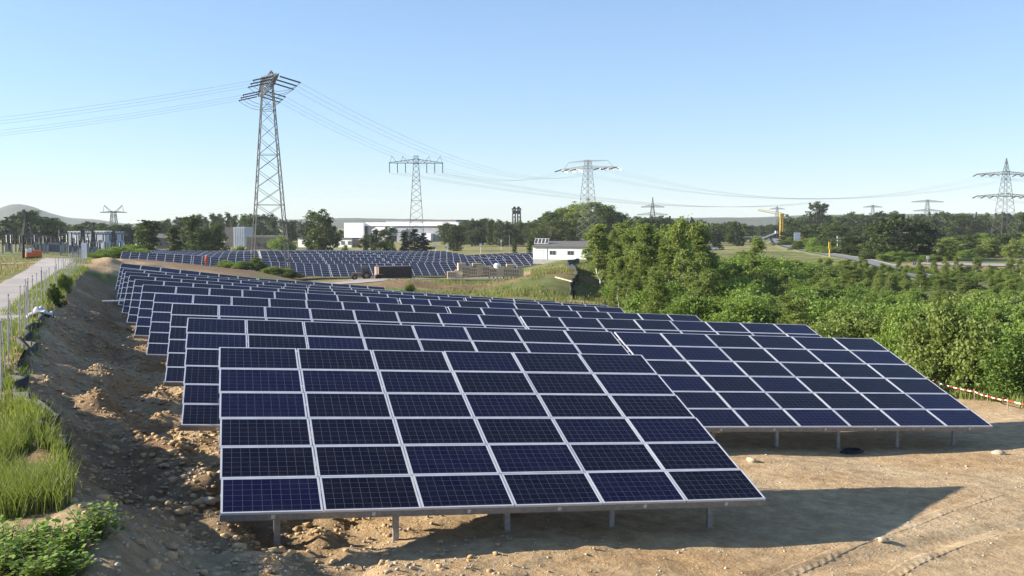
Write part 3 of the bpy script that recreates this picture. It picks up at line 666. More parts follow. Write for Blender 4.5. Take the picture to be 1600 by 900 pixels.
def make_tree(kind, seed):
    """unit templates: real metres, base at z=0"""
    rnd = np.random.default_rng(seed); tr = MB(); blobs = []
    if kind == 'bush':
        H = 4.0; leafm = ('leaf_willow', 'leaf_willow', 'leaf_mid', 'leaf_birch')[(seed//31) % 4]; lsz = .12; nl = 15000; bk = 'bark'
        for i in range(16):
            a = rnd.uniform(0, 6.28); r_ = rnd.uniform(0, 1.7); h = rnd.uniform(.7, 3.1)*(1-.22*r_/1.7)
            top = (math.cos(a)*r_, math.sin(a)*r_, h); s = rnd.uniform(.5, .95)
            blobs.append((top, (s, s, s*rnd.uniform(.8, 1.3)))); tr.bar((top[0]*.1, top[1]*.1, -.3), top, .045, bk, 5, .015)
        hol = .3
    elif kind == 'birch':
        H = 8.0; leafm = 'leaf_birch'; lsz = .12; nl = 12000; bk = 'birch_bark'; px_, py_ = 0, 0; hol = .1
        prev = Vector((0, 0, -.4)); 
        for i in range(8):
            nx = Vector((rnd.normal(0, .12), rnd.normal(0, .12), 0))+Vector((prev.x, prev.y, (i+1)*.95)); tr.bar(prev, nx, .09*(1-i/9), bk, 6, .09*(1-(i+1)/9)); prev = nx
            if i >= 1:
                for j in range(4):
                    a = rnd.uniform(0, 6.28); r_ = rnd.uniform(.4, 1.25)*(1.15-i/8.5); p = nx+Vector((math.cos(a)*r_, math.sin(a)*r_, rnd.uniform(-.2, .5))); tr.bar(nx, p, .03, bk, 4, .01)
                    s = rnd.uniform(.35, .6); blobs.append((p[:], (s, s, s*rnd.uniform(1, 1.7))))
        blobs.append(((prev.x, prev.y, 7.7), (.25, .25, .6)))
    elif kind == 'grove':
        H = 10.0; leafm = 'leaf_birch' if seed % 2 else 'leaf_willow'; lsz = .15; nl = 20000; bk = 'birch_bark' if seed % 2 else 'bark'; hol = .15
        for st in range(5):
            a = rnd.uniform(0, 6.28); r_ = rnd.uniform(.2, 1.5); prev = Vector((math.cos(a)*r_*.4, math.sin(a)*r_*.4, -.4)); hh_ = rnd.uniform(6.5, 9.6)
            for i in range(7):
                nx = Vector((math.cos(a)*r_*(.4+.6*i/6)+rnd.normal(0, .12), math.sin(a)*r_*(.4+.6*i/6)+rnd.normal(0, .12), (i+1)*hh_/7)); tr.bar(prev, nx, .075*(1-i/8), bk, 5, .075*(1-(i+1)/8)); prev = nx
                for j in range(3):
                    b2 = rnd.uniform(0, 6.28); q_ = rnd.uniform(.3, 1.1)*(1.1-i/9); p = nx+Vector((math.cos(b2)*q_, math.sin(b2)*q_, rnd.uniform(-.5, .4))); s = rnd.uniform(.28, .6)
                    tr.bar(nx, p, .025, bk, 4, .008); blobs.append((p[:], (s, s, s*rnd.uniform(1.0, 1.9))))
    elif kind in ('broad', 'broaddark', 'willowtree'):
        H = 14.0; leafm = {'broad': 'leaf_mid', 'broaddark': 'leaf_dark', 'willowtree': 'leaf_birch'}[kind]; lsz = .36; nl = 9500; bk = 'bark'; hol = .35
        tr.bar((0, 0, -.6), (0, 0, 5.5), .35, bk, 7, .22)
        for i in range(34):
            a = rnd.uniform(0, 6.28); zz = rnd.uniform(1.3, 12.2); env = 4.6*math.sin(math.pi*min(1, max(.12, (zz-.3)/14.6)))**.7
            r_ = env*rnd.uniform(.1, .82); p = (math.cos(a)*r_, math.sin(a)*r_, zz); s = rnd.uniform(1.1, 2.0)
            blobs.append((p, (s, s, s*rnd.uniform(.7, 1.1)))); tr.bar((0, 0, min(5.5, zz*.55)), p, .12, bk, 5, .03)
        blobs.append(((0, 0, 12.6), (1.3, 1.3, 1.2)))
    elif kind == 'slim':
        H = 13.0; leafm = 'leaf_mid'; lsz = .36; nl = 4500; bk = 'bark'; hol = .2
        tr.bar((0, 0, -.5), (0, 0, 11.5), .2, bk, 6, .04)
        for i in range(20):
            zz = 1.2+i*.56; a = rnd.uniform(0, 6.28); r_ = rnd.uniform(.2, 1.3)*(1.1-abs(zz-5)/12); p = (math.cos(a)*r_, math.sin(a)*r_, zz); s = rnd.uniform(.7, 1.15)
            blobs.append((p, (s, s, s*1.3))); tr.bar((0, 0, zz-.6), p, .05, bk, 4, .02)
    else:   # conifer
        H = 12.0; leafm = 'leaf_conifer'; lsz = .36; nl = 4500; bk = 'bark'; hol = .0
        tr.bar((0, 0, -.5), (0, 0, 11.6), .2, bk, 6, .03)
        for i in range(16):
            zz = 1.0+i*.68; R_ = 2.4*(1-zz/12.6)
            for j in range(5):
                a = rnd.uniform(0, 6.28); p = (math.cos(a)*R_*.7, math.sin(a)*R_*.7, zz-R_*.12); tr.bar((0, 0, zz), p, .04, bk, 4, .02); blobs.append((p, (R_*.42+.15, R_*.42+.15, .4)))
    V_, F_, ti = leaf_cloud(blobs, nl, lsz, rnd, hollow=hol)
    return dict(H=float(np.percentile(V_[:, 2], 99.7)), W=float(np.percentile(np.abs(V_[:, :2]), 98)*2), trunk=tr.mesh('trunk'), crown=np_mesh('crown', V_, F_, [leafm], tint=ti))
TT = {k: [make_tree(k, s*31+hash_) for s in range(n_)] for k, n_, hash_ in (('bush', 6, 1), ('birch', 6, 2), ('grove', 6, 11), ('broad', 4, 3), ('broaddark', 3, 4), ('willowtree', 2, 8), ('slim', 3, 5), ('conifer', 3, 6))}
NAMES = {'bush': 'bush', 'birch': 'birch_tree', 'grove': 'leafy_tree', 'broad': 'leafy_tree', 'broaddark': 'dark_tree', 'willowtree': 'pale_tree', 'slim': 'slender_tree', 'conifer': 'conifer_tree'}
def tree(kind, x, y, top, width, label, group, ground=None, only=None):
    t = TT[kind][only if only is not None else random.randrange(len(TT[kind]))]; g = ground_z(x, y) if ground is None else ground
    hz = max(.4, (top-g)/t['H']); wz = width/t['W']
    root = empty(NAMES[kind], (x, y, g-.05), random.uniform(0, 6.28), label=label, cat='bush' if kind == 'bush' else 'tree', group=group); root.scale = (wz, wz, hz)
    link('trunk', t['trunk'], root); link('crown', t['crown'], root); return root
def tp(kind, px, d, py, wpx, label, group=None, **k):
    x, y = spot(px, d); return tree(kind, x, y, zat(py, d), wpx/FPX*d, label, group, **k)
# thicket on the low ground right of the near field
ENV = ([880, 905, 935, 960, 1000, 1040, 1085, 1098, 1120, 1150, 1172, 1200, 1260, 1330, 1400, 1450, 1520, 1600, 1720], [372, 352, 350, 352, 350, 350, 345, 385, 408, 404, 392, 404, 408, 414, 436, 432, 434, 432, 430])
FRONT = ([935, 1000, 1100, 1280, 1410, 1500, 1600, 1720], [112, 88, 72, 58, 50, 47, 45, 42])
TOPF = ([935, 1000, 1100, 1280, 1410, 1500, 1600, 1720], [400, 400, 445, 470, 475, 480, 470, 470])
G1 = 'green bushes of the thicket beside the near solar field'; G2 = 'young birches of the thicket beside the near solar field'
placed = []
tries = 0
while len(placed) < 390 and tries < 90000:
    tries += 1
    px = random.uniform(925, 1680); f = np.interp(px, *FRONT); d = f+(1-random.random()**.75)*0+random.random()**1.0*(185-f) if px > 1110 else f+random.random()*60
    x, y = spot(px, d); sep = 1.7+d*.009
    if any((x-a)**2+(y-b)**2 < sep*sep for a, b in placed): continue
    placed.append((x, y)); t = (d-f)/(185-f) if px > 1110 else min(1, (d-f)/35)
    py = np.interp(px, *TOPF)*(1-t)+np.interp(px, *ENV)*t+(random.uniform(-2, 9)*(1.6-t) if t < .55 else random.uniform(-4, 5))
    tall = px < 1105
    kind = ('birch' if random.random() < .8 else 'bush') if (tall or random.random() < .62) else 'bush'
    if tall and t < .15: kind = 'bush' if random.random() < .6 else 'birch'; py += random.uniform(0, 40)
    g = ground_z(x, y); h = zat(py, d)-g
    if tall and t > .3: py += random.choice([0, 4, 10, 22, 36]); h = zat(py, d)-g
    if h < 1.2: continue
    if t < .3 and not tall: h *= 1; py2 = random.choice([0, 0, 12, 30]); py += py2; h = zat(py, d)-g
    wd = h*(random.uniform(.95, 1.3) if kind == 'bush' else random.uniform(.30, .5)); wd = max(wd, 2.0)
    if kind == 'bush' and h > 5: kind = 'grove'; wd = h*random.uniform(.38, .55)
    if px-wd/2*FPX/d < 903+(38 if d < 135 else 0): continue
    tree(kind, x, y, zat(py, d), wd, 'rounded light green bush in the thicket beside the near solar field' if kind == 'bush' else 'many-stemmed young tree in the tall left part of the thicket' if kind == 'grove' else 'young upright birch in the thicket beside the near solar field', G1 if kind == 'bush' else 'many-stemmed young trees in the tall left part of the thicket' if kind == 'grove' else G2, ground=g)
nf_ = 0
while nf_ < 150:
    px = random.uniform(1112, 1670); d = random.uniform(140, 192); x, y = spot(px, d)
    if any((x-a)**2+(y-b)**2 < 3.6 for a, b in placed): nf_ += .1; continue
    placed.append((x, y)); nf_ += 1; g = ground_z(x, y); top = zat(np.interp(px, *ENV)+random.uniform(-1, 9), d); h = max(1.5, top-g); k_ = random.choice(['bush', 'birch', 'bush'])
    tree(k_, x, y, g+h, h*(1.6 if k_ == 'bush' else 1.1), 'small yellow green bush at the back of the thicket, near the road' if k_ == 'bush' else 'low young birch at the back of the thicket, near the road', 'bushes at the back of the thicket' if k_ == 'bush' else 'young birches at the back of the thicket', ground=g)
for a in [('bush', 1490, 44.5, 470, 130, 'big bright green bush standing behind the red and white tape at the right'), ('bush', 1590, 42, 520, 120, 'bright bush at the right picture edge above the bare dirt'), ('bush', 1415, 52, 475, 90, 'bush whose foliage shows over the right end of the second row'),
          ('birch', 1182, 150, 370, 34, 'lone dark young tree rising above the thicket before the road'), ('birch', 1062, 96, 342, 46, 'tallest leaning birch of the thicket, in front of the far woods'), ('birch', 938, 138, 350, 52, 'birch at the left end of the thicket beside the white hut'),
          ('birch', 1000, 108, 350, 42, 'broad birch with pale trunk in the middle of the tall thicket'), ('bush', 975, 106, 432, 66, 'low rounded bush at the left foot of the thicket')]: tp(*a)
# woods in the distance
GF = 'trees of the far woods on the skyline'
def band(pxs, pys, d0, d1, n_, kinds, wpx, group, base_label):
    n_ = int(n_*1.35)
    for i in range(n_):
        px = pxs[0]+(pxs[-1]-pxs[0])*(i+random.uniform(-.4, .4)+.5)/n_; d = random.uniform(d0, d1); py = np.interp(px, pxs, pys)+random.uniform(-3, 5)
        kind = random.choice(kinds); tp(kind, px, d, py, wpx*random.uniform(.75, 1.3)*(.55 if kind in ('slim', 'conifer') else 1), base_label, group)
band([-60, 0, 40, 85, 100, 130, 200], [345, 342, 330, 338, 352, 348, 352], 420, 560, 13, ['broaddark', 'broad'], 34, 'trees at the foot of the grey hill', 'dark green tree behind the substation at the far left')
band([200, 250, 300, 350, 400, 460], [350, 342, 338, 334, 330, 345], 520, 640, 17, ['broad', 'broaddark', 'slim'], 26, 'trees behind the left solar field', 'green tree in the belt behind the left part of the distant solar field')
band([455, 500, 560], [345, 350, 365], 620, 700, 5, ['broaddark'], 22, 'dark trees left of the white hall', 'dark tree left of the long white hall')
band([690, 720, 760, 800, 840], [352, 346, 340, 348, 345], 470, 620, 20, ['broad', 'slim', 'slim', 'broaddark'], 24, 'trees between white hall and white hut', 'green tree in the belt between the white hall and the white hut')
band([840, 870, 900, 930, 960, 990], [345, 328, 320, 315, 330, 345], 420, 520, 14, ['willowtree', 'broad'], 42, 'big trees behind the white hut', 'large pale green tree in the high clump behind the white hut')
band([970, 1020, 1080, 1120, 1165], [342, 340, 342, 346, 350], 380, 520, 22, ['broaddark', 'conifer', 'broad'], 26, 'dark trees behind the thicket', 'dark tree in the belt behind the birch thicket')
band([1160, 1200, 1240], [352, 350, 345], 620, 720, 8, ['broad', 'broaddark'], 22, 'trees behind the crane', 'hazy green tree in the wood behind the yellow crane')
band([1225, 1260, 1300, 1360, 1420, 1500, 1560, 1680], [338, 336, 336, 333, 333, 335, 334, 335], 520, 720, 36, ['broaddark', 'broad', 'broad', 'conifer'], 28, 'trees of the right-hand skyline wood', 'tree in the long wood on the right skyline')
band([1230, 1280, 1330, 1390], [358, 350, 350, 352], 370, 470, 12, ['broad', 'slim', 'broaddark'], 34, 'trees behind the road', 'mid green tree in the wood right of the road')
band([1465, 1530, 1600, 1680], [372, 366, 364, 362], 300, 420, 14, ['broad', 'willowtree', 'bush'], 30, 'trees around the right pylon', 'low green tree around the foot of the right-hand pylon')
band([1270, 1340, 1400, 1470], [380, 385, 398, 405], 235, 300, 10, ['bush'], 26, 'bushes along the road', 'round bush beside the asphalt road')
band([1225, 1300, 1380], [372, 374, 388], 300, 420, 14, ['bush'], 30, 'bushes at the edge of the right-hand wood', 'green bush at the edge of the wood beyond the road')
band([1470, 1540, 1620, 1700], [386, 386, 384, 386], 255, 330, 16, ['bush', 'bush', 'willowtree'], 34, 'bushes behind the turning area', 'green bush between the turning area and the right-hand pylon')
band([1385, 1450, 1480], [392, 398, 396], 240, 262, 7, ['bush'], 26, 'bushes under the large dark tree', 'low bush under the large dark roadside tree')
for a in [('broad', 505, 335, 328, 46, 'tall full tree standing alone beyond the distant solar field'), ('broaddark', 486, 340, 345, 24, 'smaller tree leaning against the tall solitary tree'),
          ('broaddark', 1277, 560, 316, 36, 'big round-headed tree rising above the right-hand skyline'), ('broaddark', 1400, 262, 336, 78, 'large dark tree beside the road'), ('broaddark', 1440, 268, 346, 58, 'dark tree adjoining the large dark tree beside the road'), ('broad', 1372, 270, 348, 52, 'mid green tree at the left of the large dark roadside tree'),
          ('broad', 1330, 280, 378, 46, 'low spreading tree beside the road bend'),
          ('broaddark', 586, 345, 358, 20, 'small dark tree left in the group before the white hall'), ('broad', 605, 350, 354, 30, 'pointed green tree before the white hall'), ('broaddark', 572, 352, 366, 18, 'low tree before the garages'),
          ('conifer', 648, 345, 358, 38, 'dark spruce behind the foot of the middle pylon'), ('conifer', 662, 350, 364, 32, 'dark spruce right of the middle pylon foot'), ('slim', 632, 352, 360, 14, 'slim tree just left of the middle pylon foot'),
          ('broaddark', 712, 400, 352, 34, 'dark round tree at the left end of the tree belt'), ('slim', 232, 262, 344, 34, 'tall dense tree column beside the substation'), ('broad', 222, 268, 350, 30, 'tree left of the dense tree column by the substation'),
          ('slim', 272, 275, 352, 26, 'light green slender tree behind the left solar field'), ('broad', 302, 290, 338, 44, 'broad tree behind the left solar field'), ('broad', 322, 300, 356, 40, 'tree with dark heart behind the left solar field'), ('broad', 338, 300, 350, 34, 'tree in front of the grey container building'),
          ('bush', 180, 205, 385, 60, 'wide light green willow scrub left of the distant solar field'), ('bush', 208, 208, 382, 44, 'light green shrub beside the distant solar field'), ('bush', 160, 200, 390, 36, 'light green shrub where the gravel track ends'),
          ('bush', 352, 168, 407, 36, 'green shrub before the distant solar field, left of the tall pylon'), ('bush', 400, 166, 402, 40, 'green shrub at the left foot of the tall pylon'), ('bush', 430, 162, 416, 40, 'low shrub at the foot of the tall pylon'), ('bush', 376, 164, 411, 30, 'low shrub in the green strip before the tall pylon'),
          ('bush', 455, 158, 422, 34, 'low shrub at the right end of the green strip'), ('bush', 295, 310, 386, 22, 'dark low bush behind the left solar field'), ('bush', 375, 315, 384, 26, 'light bush beyond the left solar field'), ('bush', 440, 345, 368, 38, 'rounded bush left of the white garages'),
          ('bush', 540, 345, 382, 12, 'small bush before the garages'), ('bush', 592, 330, 388, 16, 'small round bush in the dry meadow'), ('slim', 612, 325, 374, 12, 'thin young tree in the dry meadow'),
          ('bush', 98, 62, 436, 22, 'dark bush on the bank beside the fence poles'), ('bush', 84, 50, 464, 26, 'low leafy bush growing on the bank beside the plastic sheet'), ('conifer', 1120, 335, 378, 20, 'dark fir in the meadow beside the white car'),
          ('bush', 1082, 350, 378, 12, 'small bush in the meadow left of the fir'), ('slim', 803, 330, 372, 10, 'sapling in the dry meadow'), ('slim', 828, 300, 374, 10, 'sapling beside the white hut'), ('bush', 640, 122, 441, 16, 'small shrub on the spoil heap')]: tp(*a)

# far hills
def hill(name, pxs, pys, d, depth, m):
    nx = 90; X, Y, Z = [], [], []
    p = np.linspace(pxs[0], pxs[-1], nx); top = zat(np.interp(p, pxs, pys), d); top = top+np.convolve(RNG.normal(0, 2, nx), np.ones(5)/5, 'same')*d/4000
    V_ = []; prof = [(-1, 0), (-.6, .35), (-.3, .75), (0, 1), (.4, .8), (1, 0)]
    for s, f in prof:
        for i in range(nx):
            x, y = spot(p[i], d+s*depth); V_.append((x, y, -14+(top[i]+14)*f))
    ii = np.arange(len(prof)*nx).reshape(len(prof), nx); F_ = np.stack([ii[:-1, :-1], ii[:-1, 1:], ii[1:, 1:], ii[1:, :-1]], -1).reshape(-1, 4)
    return tag(link(name, np_mesh(name, V_, F_, [m], smooth=True)), kind='structure')
noisy('hill_cover', (.035, .05, .03), (.06, .075, .04), .01, .95)
hill('hill', [-500, -200, -60, 0, 18, 36, 52, 80, 110, 160, 220], [352, 340, 336, 326, 320, 319, 322, 333, 340, 344, 352], 3600, 500, 'hill_cover')
hill('wooded_ridge', [700, 900, 1050, 1150, 1250, 1400, 1500, 1650, 2000], [352, 345, 341, 340, 336, 335, 334, 335, 345], 2600, 400, 'hill_cover')
hill('low_ridge', [100, 300, 420, 520, 640, 760, 900], [352, 346, 344, 341, 342, 345, 352], 2800, 400, 'hill_cover')

# ------------------------------------------------------------------ pylons
def lattice(mb, w0, w1, z0, z1, n_, rl, rb, m, cx=0, cy=0, horiz=True):
    zs = [z0+(z1-z0)*(1-(1-i/n_)**1.25) for i in range(n_+1)]
    def c(i, k): 
        t = (zs[i]-z0)/(z1-z0); h = (w0*(1-t)+w1*t)/2; sx, sy = ((-1, -1), (1, -1), (1, 1), (-1, 1))[k % 4]; return Vector((cx+sx*h, cy+sy*h, zs[i]))
    for i in range(n_):
        for k in range(4):
            mb.bar(c(i, k), c(i+1, k), rl, m); mb.bar(c(i, k), c(i+1, k+1), rb, m); mb.bar(c(i, k+1), c(i+1, k), rb, m)
            if horiz and (i % 3 == 0 or i == n_-1): mb.bar(c(i+1, k), c(i+1, k+1), rb, m)
def arm(mb, L_, z, w_, h, r1, m, n_=7):
    """lattice beam along local x, tapering to both ends"""
    for s in (-1, 1):
        for i in range(n_):
            a, b = i/n_, (i+1)/n_; xa, xb = s*L_*a, s*L_*b; wa, wb = w_*(1-.8*a)/2, w_*(1-.8*b)/2; ha, hb = h*(1-.85*a), h*(1-.85*b)
            for q in (-1, 1):
                mb.bar((xa, q*wa, z), (xb, q*wb, z), r1, m); mb.bar((xa, q*wa, z+ha), (xb, q*wb, z+hb), r1, m); mb.bar((xa, q*wa, z), (xb, q*wb, z+hb), r1*.7, m)
                mb.bar((xb, q*wb, z), (xb, q*wb, z+hb), r1*.7, m)
            mb.bar((xa, -wa, z), (xb, wb, z), r1*.7, m)
def string(root, a, b, r_=.11, m='insulator'):
    a = Vector(a); b = Vector(b); mb = MB(); mb.bar(a, b, r_*.5, m, 6); n_ = max(4, int((b-a).length/.34))
    for i in range(n_): mb.bar(a.lerp(b, (i+.2)/n_), a.lerp(b, (i+.75)/n_), r_, m, 7, r_*.6)
    mb.build('insulator_string', root)
def sag_wire(a, b, sag, r_, label, group, n_=36, m='conductor'):
    a = Vector(a); b = Vector(b); pts = []
    for i in range(n_+1):
        t = i/n_; p = a.lerp(b, t); p.z -= 4*sag*t*(1-t); pts.append(p)
    V_, F_ = [], []
    side = (b-a).cross(Vector((0, 0, 1))).normalized(); upv = Vector((0, 0, 1))
    for p in pts:
        for k in range(3): an = k*2.0944; V_.append((p+side*math.cos(an)*r_+upv*math.sin(an)*r_)[:])
    for i in range(n_):
        for k in range(3): F_.append((i*3+k, i*3+(k+1) % 3, (i+1)*3+(k+1) % 3, (i+1)*3+k))
    return tag(link('power_line', np_mesh('power_line', V_, F_, [m])), label, 'power line', group)
# A: tall strain tower seen along its cross-arm
ax, ay = spot(422, 181); ag_ = ground_z(ax, ay)-.3; az = math.atan2(32, -1.9)
A = empty('power_pylon', (ax, ay, ag_), az, label='tallest lattice pylon, standing before the distant solar field with its cross-arm seen end on', cat='pylon')
H = 24.6-ag_
b_ = MB(); lattice(b_, 6.6, 1.6, 0, H+1.5, 13, .10, .045, 'pylon_steel'); b_.build('tower_body', A)
b_ = MB(); arm(b_, 15, H, 2.0, 1.7, .08, 'pylon_dark', 9); b_.build('cross_arm', A)
b_ = MB()
for s in (-1, 1):
    b_.bar((s*4.5, 0, H+1.4), (s*6, 0, H+2.0), .09, 'pylon_dark'); b_.bar((s*7.8, 0, H+1.0), (s*6, 0, H+2.0), .09, 'pylon_dark')
    for q in (-.6, .6): b_.bar((s*5, q, H+1.3), (s*6, 0, H+2.0), .07, 'pylon_dark'); b_.bar((s*7, q, H+1.0), (s*6, 0, H+2.0), .07, 'pylon_dark')
b_.bar((-6, 0, H+2.0), (6, 0, H+1.9), .06, 'pylon_dark'); b_.build('earth_wire_peak', A)
Rz = Matrix.Rotation(az, 4, 'Z'); attA = []
for k, lx in enumerate((-14.3, -10, -5.6, 5.6, 10, 14.3)):
    for sg in (1, -1):
        for q in (-.22, .22): string(A, (lx+q, sg*.5, H-.1), (lx+q, sg*3.9, H-1.0), .13)
        wp = Matrix.Translation((ax, ay, ag_))@Rz@Vector((lx, sg*3.9, H-1.0)); attA.append((k, sg, wp))
    jb = MB(); prev = None
    for i in range(9):
        t = -1+i/4; p = Vector((lx, t*3.9, H-1.0-1.6*(1-t*t)));
        if prev: jb.bar(prev, p, .045, 'conductor', 3)
        prev = p
    jb.build('jumper_cable', A)
# B: pylon with hanging strings
bx, by = spot(651, 380); bg_ = ground_z(bx, by)-.3; H = 24.2-bg_
B = empty('power_pylon', (bx, by, bg_), -YAW+rad(2)+.05, label='slim lattice pylon with six long hanging insulator strings, before the white hall', cat='pylon')
b_ = MB(); lattice(b_, 6.4, 1.6, 0, H+1.6, 15, .10, .05, 'pylon_pale'); b_.build('tower_body', B)
b_ = MB(); arm(b_, 10.2, H-1.2, 1.4, 1.6, .09, 'pylon_pale', 7)
for s in (-1, 1):
    for q in (4.4, 8.6): b_.bar((s*(q-1.4), 0, H-1), (s*(q+.6), 0, H+1.5), .09, 'pylon_pale'); b_.bar((s*(q+.6), 0, H+1.5), (s*(q+1.2), 0, H-.9), .07, 'pylon_pale')
b_.build('cross_arm', B); attB = []
for lx in (-10, -7, -4, 4, 7, 10):
    string(B, (lx, 0, H-1.2), (lx, 0, H-4.8), .22)
    attB.append(Matrix.Translation((bx, by, bg_))@Matrix.Rotation(B.rotation_euler.z, 4, 'Z')@Vector((lx, 0, H-4.9)))
# C: strain pylon right of the middle
cx_, cy_ = spot(918, 405); cg = ground_z(cx_, cy_)-.3; H = 24-cg; azc = math.atan2(.85, -.5)-math.pi
Cc = empty('power_pylon', (cx_, cy_, cg), azc, label='lattice pylon with wavy horizontal insulators, rising above the big trees behind the white hut', cat='pylon')
b_ = MB(); lattice(b_, 7.5, 1.8, 0, H+1.8, 14, .10, .05, 'pylon_pale'); b_.build('tower_body', Cc)
b_ = MB(); arm(b_, 14.5, H-1.6, 1.6, 1.2, .09, 'pylon_pale', 8); b_.build('cross_arm', Cc)
b_ = MB(); arm(b_, 10, H+1.2, .9, .6, .08, 'pylon_pale', 6); b_.bar((-10, 0, H+1.2), (-12.5, 0, H-1.2), .08, 'pylon_pale'); b_.bar((10, 0, H+1.2), (12.5, 0, H-1.2), .08, 'pylon_pale'); b_.build('earth_wire_arm', Cc)
attC = []
for lx in (-14, -10, -6, 6, 10, 14):
    for sg in (1, -1):
        string(Cc, (lx, sg*.3, H-1.7), (lx, sg*4.2, H-2.6), .25)
        attC.append((lx, sg, Matrix.Translation((cx_, cy_, cg))@Matrix.Rotation(azc, 4, 'Z')@Vector((lx, sg*4.2, H-2.6))))
# E: two-level pylon at the right edge
def two_level(px, d, top, arms, label, w0, mt, yaw=0., thick=1., lines=True):
    x, y = spot(px, d); g = ground_z(x, y)-.3; zt = zat(top, d)-g; R_ = empty('power_pylon', (x, y, g), -YAW+yaw, label=label, cat='pylon'); atts = []
    hb = max(zat(a[0], d)-g for a in arms)+1.5
    b = MB(); lattice(b, w0, w0*.2, 0, hb, 12, .10*thick, .05*thick, mt); lattice(b, w0*.2, .15, hb, zt, 3, .1*thick, .05*thick, mt); b.build('tower_body', R_)
    for py, wpx in arms:
        z = zat(py, d)-g; L_ = wpx/2/FPX*d; b = MB(); arm(b, L_, z, 1.4, 1.3*thick, .09*thick, mt, 7); b.build('cross_arm', R_)
        if lines:
            for k in (-1, -.7, -.4, .4, .7, 1):
                for sg in (1, -1): string(R_, (k*L_*.98, sg*.3, z), (k*L_*.98, sg*3.6, z-.8), .24)
                atts.append(Matrix.Translation((x, y, g))@Matrix.Rotation(-YAW+yaw, 4, 'Z')@Vector((k*L_*.98, 0, z-.8)))
    return R_, atts
E_, attE = two_level(1568, 440, 248, [(273, 96), (307, 96)], 'large two-level lattice pylon near the right edge', 9.0, 'pylon_steel', .12)
two_level(1019, 1000, 308, [(324, 36), (336, 48)], 'small distant pylon with a pointed top above the dark trees', 10, 'pylon_steel', 0, 2.2, False)
two_level(1447, 1100, 312, [(316, 50), (330, 44)], 'faint distant pylon above the right-hand wood', 10, 'pylon_pale', 0, 2.0, False)
two_level(1362, 1300, 320, [(324, 30)], 'faintest tiny pylon on the skyline right of the crane', 9, 'pylon_pale', 0, 2.0, False)
two_level(1213, 1300, 322, [(327, 24)], 'tiny far pylon just above the crane', 9, 'pylon_pale', 0, 1.8, False)
# D: small pylon with V-shaped horns
dx_, dy_ = spot(179, 700); dg = ground_z(dx_, dy_)-.3; H = zat(331, 700)-dg
D_ = empty('power_pylon', (dx_, dy_, dg), -YAW, label='distant pylon with two raised horns above the substation', cat='pylon')
b_ = MB(); lattice(b_, 6, 2.6, 0, H, 9, .22, .12, 'pylon_steel'); b_.build('tower_body', D_)
b_ = MB(); arm(b_, 9.3, H-.5, 1.4, 1, .18, 'pylon_steel', 6); b_.build('cross_arm', D_)
for s in (-1, 1):
    b_ = MB(); b_.bar((s*1, 0, H), (s*6.3, 0, H+4.6), .2, 'pylon_steel'); b_.bar((s*6.3, 0, H+4.6), (s*7.2, 0, H-.2), .14, 'pylon_steel'); b_.bar((s*6.3, 0, H+4.6), (s*3, 0, H+.2), .14, 'pylon_steel'); b_.build('horn', D_)
# wires
la = {(k, sg): p for k, sg, p in attA}
p1 = la[(0, 1)]; lefty = 1 if la[(0, 1)].x < la[(0, -1)].x else -1
GL = 'conductors running left from the tallest pylon'; GM_ = 'conductors from the tallest pylon to the pylon behind the white hut'; GR = 'conductors between the hut pylon and the right-hand pylon'
cs = sorted([c for c in attC if True], key=lambda c: c[2].x); 
ca = {}
for lx, sg, p in attC: ca.setdefault(lx, []).append(p)
order = sorted(ca, key=lambda l: ca[l][0].y)          # near ends first
an = sorted(range(6), key=lambda k: la[(k, -lefty)].y)
eo = sorted(attE[:6], key=lambda p: p.x)
for i in range(6):
    k = an[i]; a = la[(k, lefty)]; sag_wire(a, (-250, 205+(i-2.5)*5.5, 22), 13, .017, 'thin conductor running left from the tallest pylon', GL)
    c_near = min(ca[order[i]], key=lambda p: p.x); c_far = max(ca[order[i]], key=lambda p: p.x)
    sag_wire(la[(k, -lefty)], c_near, 8.5, .021, 'thin conductor from the tallest pylon to the pylon behind the white hut', GM_, 48)
    sag_wire(c_far, eo[i], 10.5, .022, 'thin conductor sagging between the hut pylon and the right-hand pylon', GR)
for i in range(0, 6, 1):
    sag_wire(attB[i], (dx_-8+i*3, dy_, zat(333, 700)), 6, .03, 'faint conductor running left from the slim middle pylon', 'conductors left of the slim middle pylon')
    sag_wire(attB[i], (420+i*3, 640, 17), 8, .03, 'faint conductor running right from the slim middle pylon', 'conductors right of the slim middle pylon')
for i, p in enumerate(attE): sag_wire(p, (p.x+260, p.y-20, p.z+3), 8, .035, 'conductor leaving the right-hand pylon to the right', 'conductors right of the right-hand pylon')

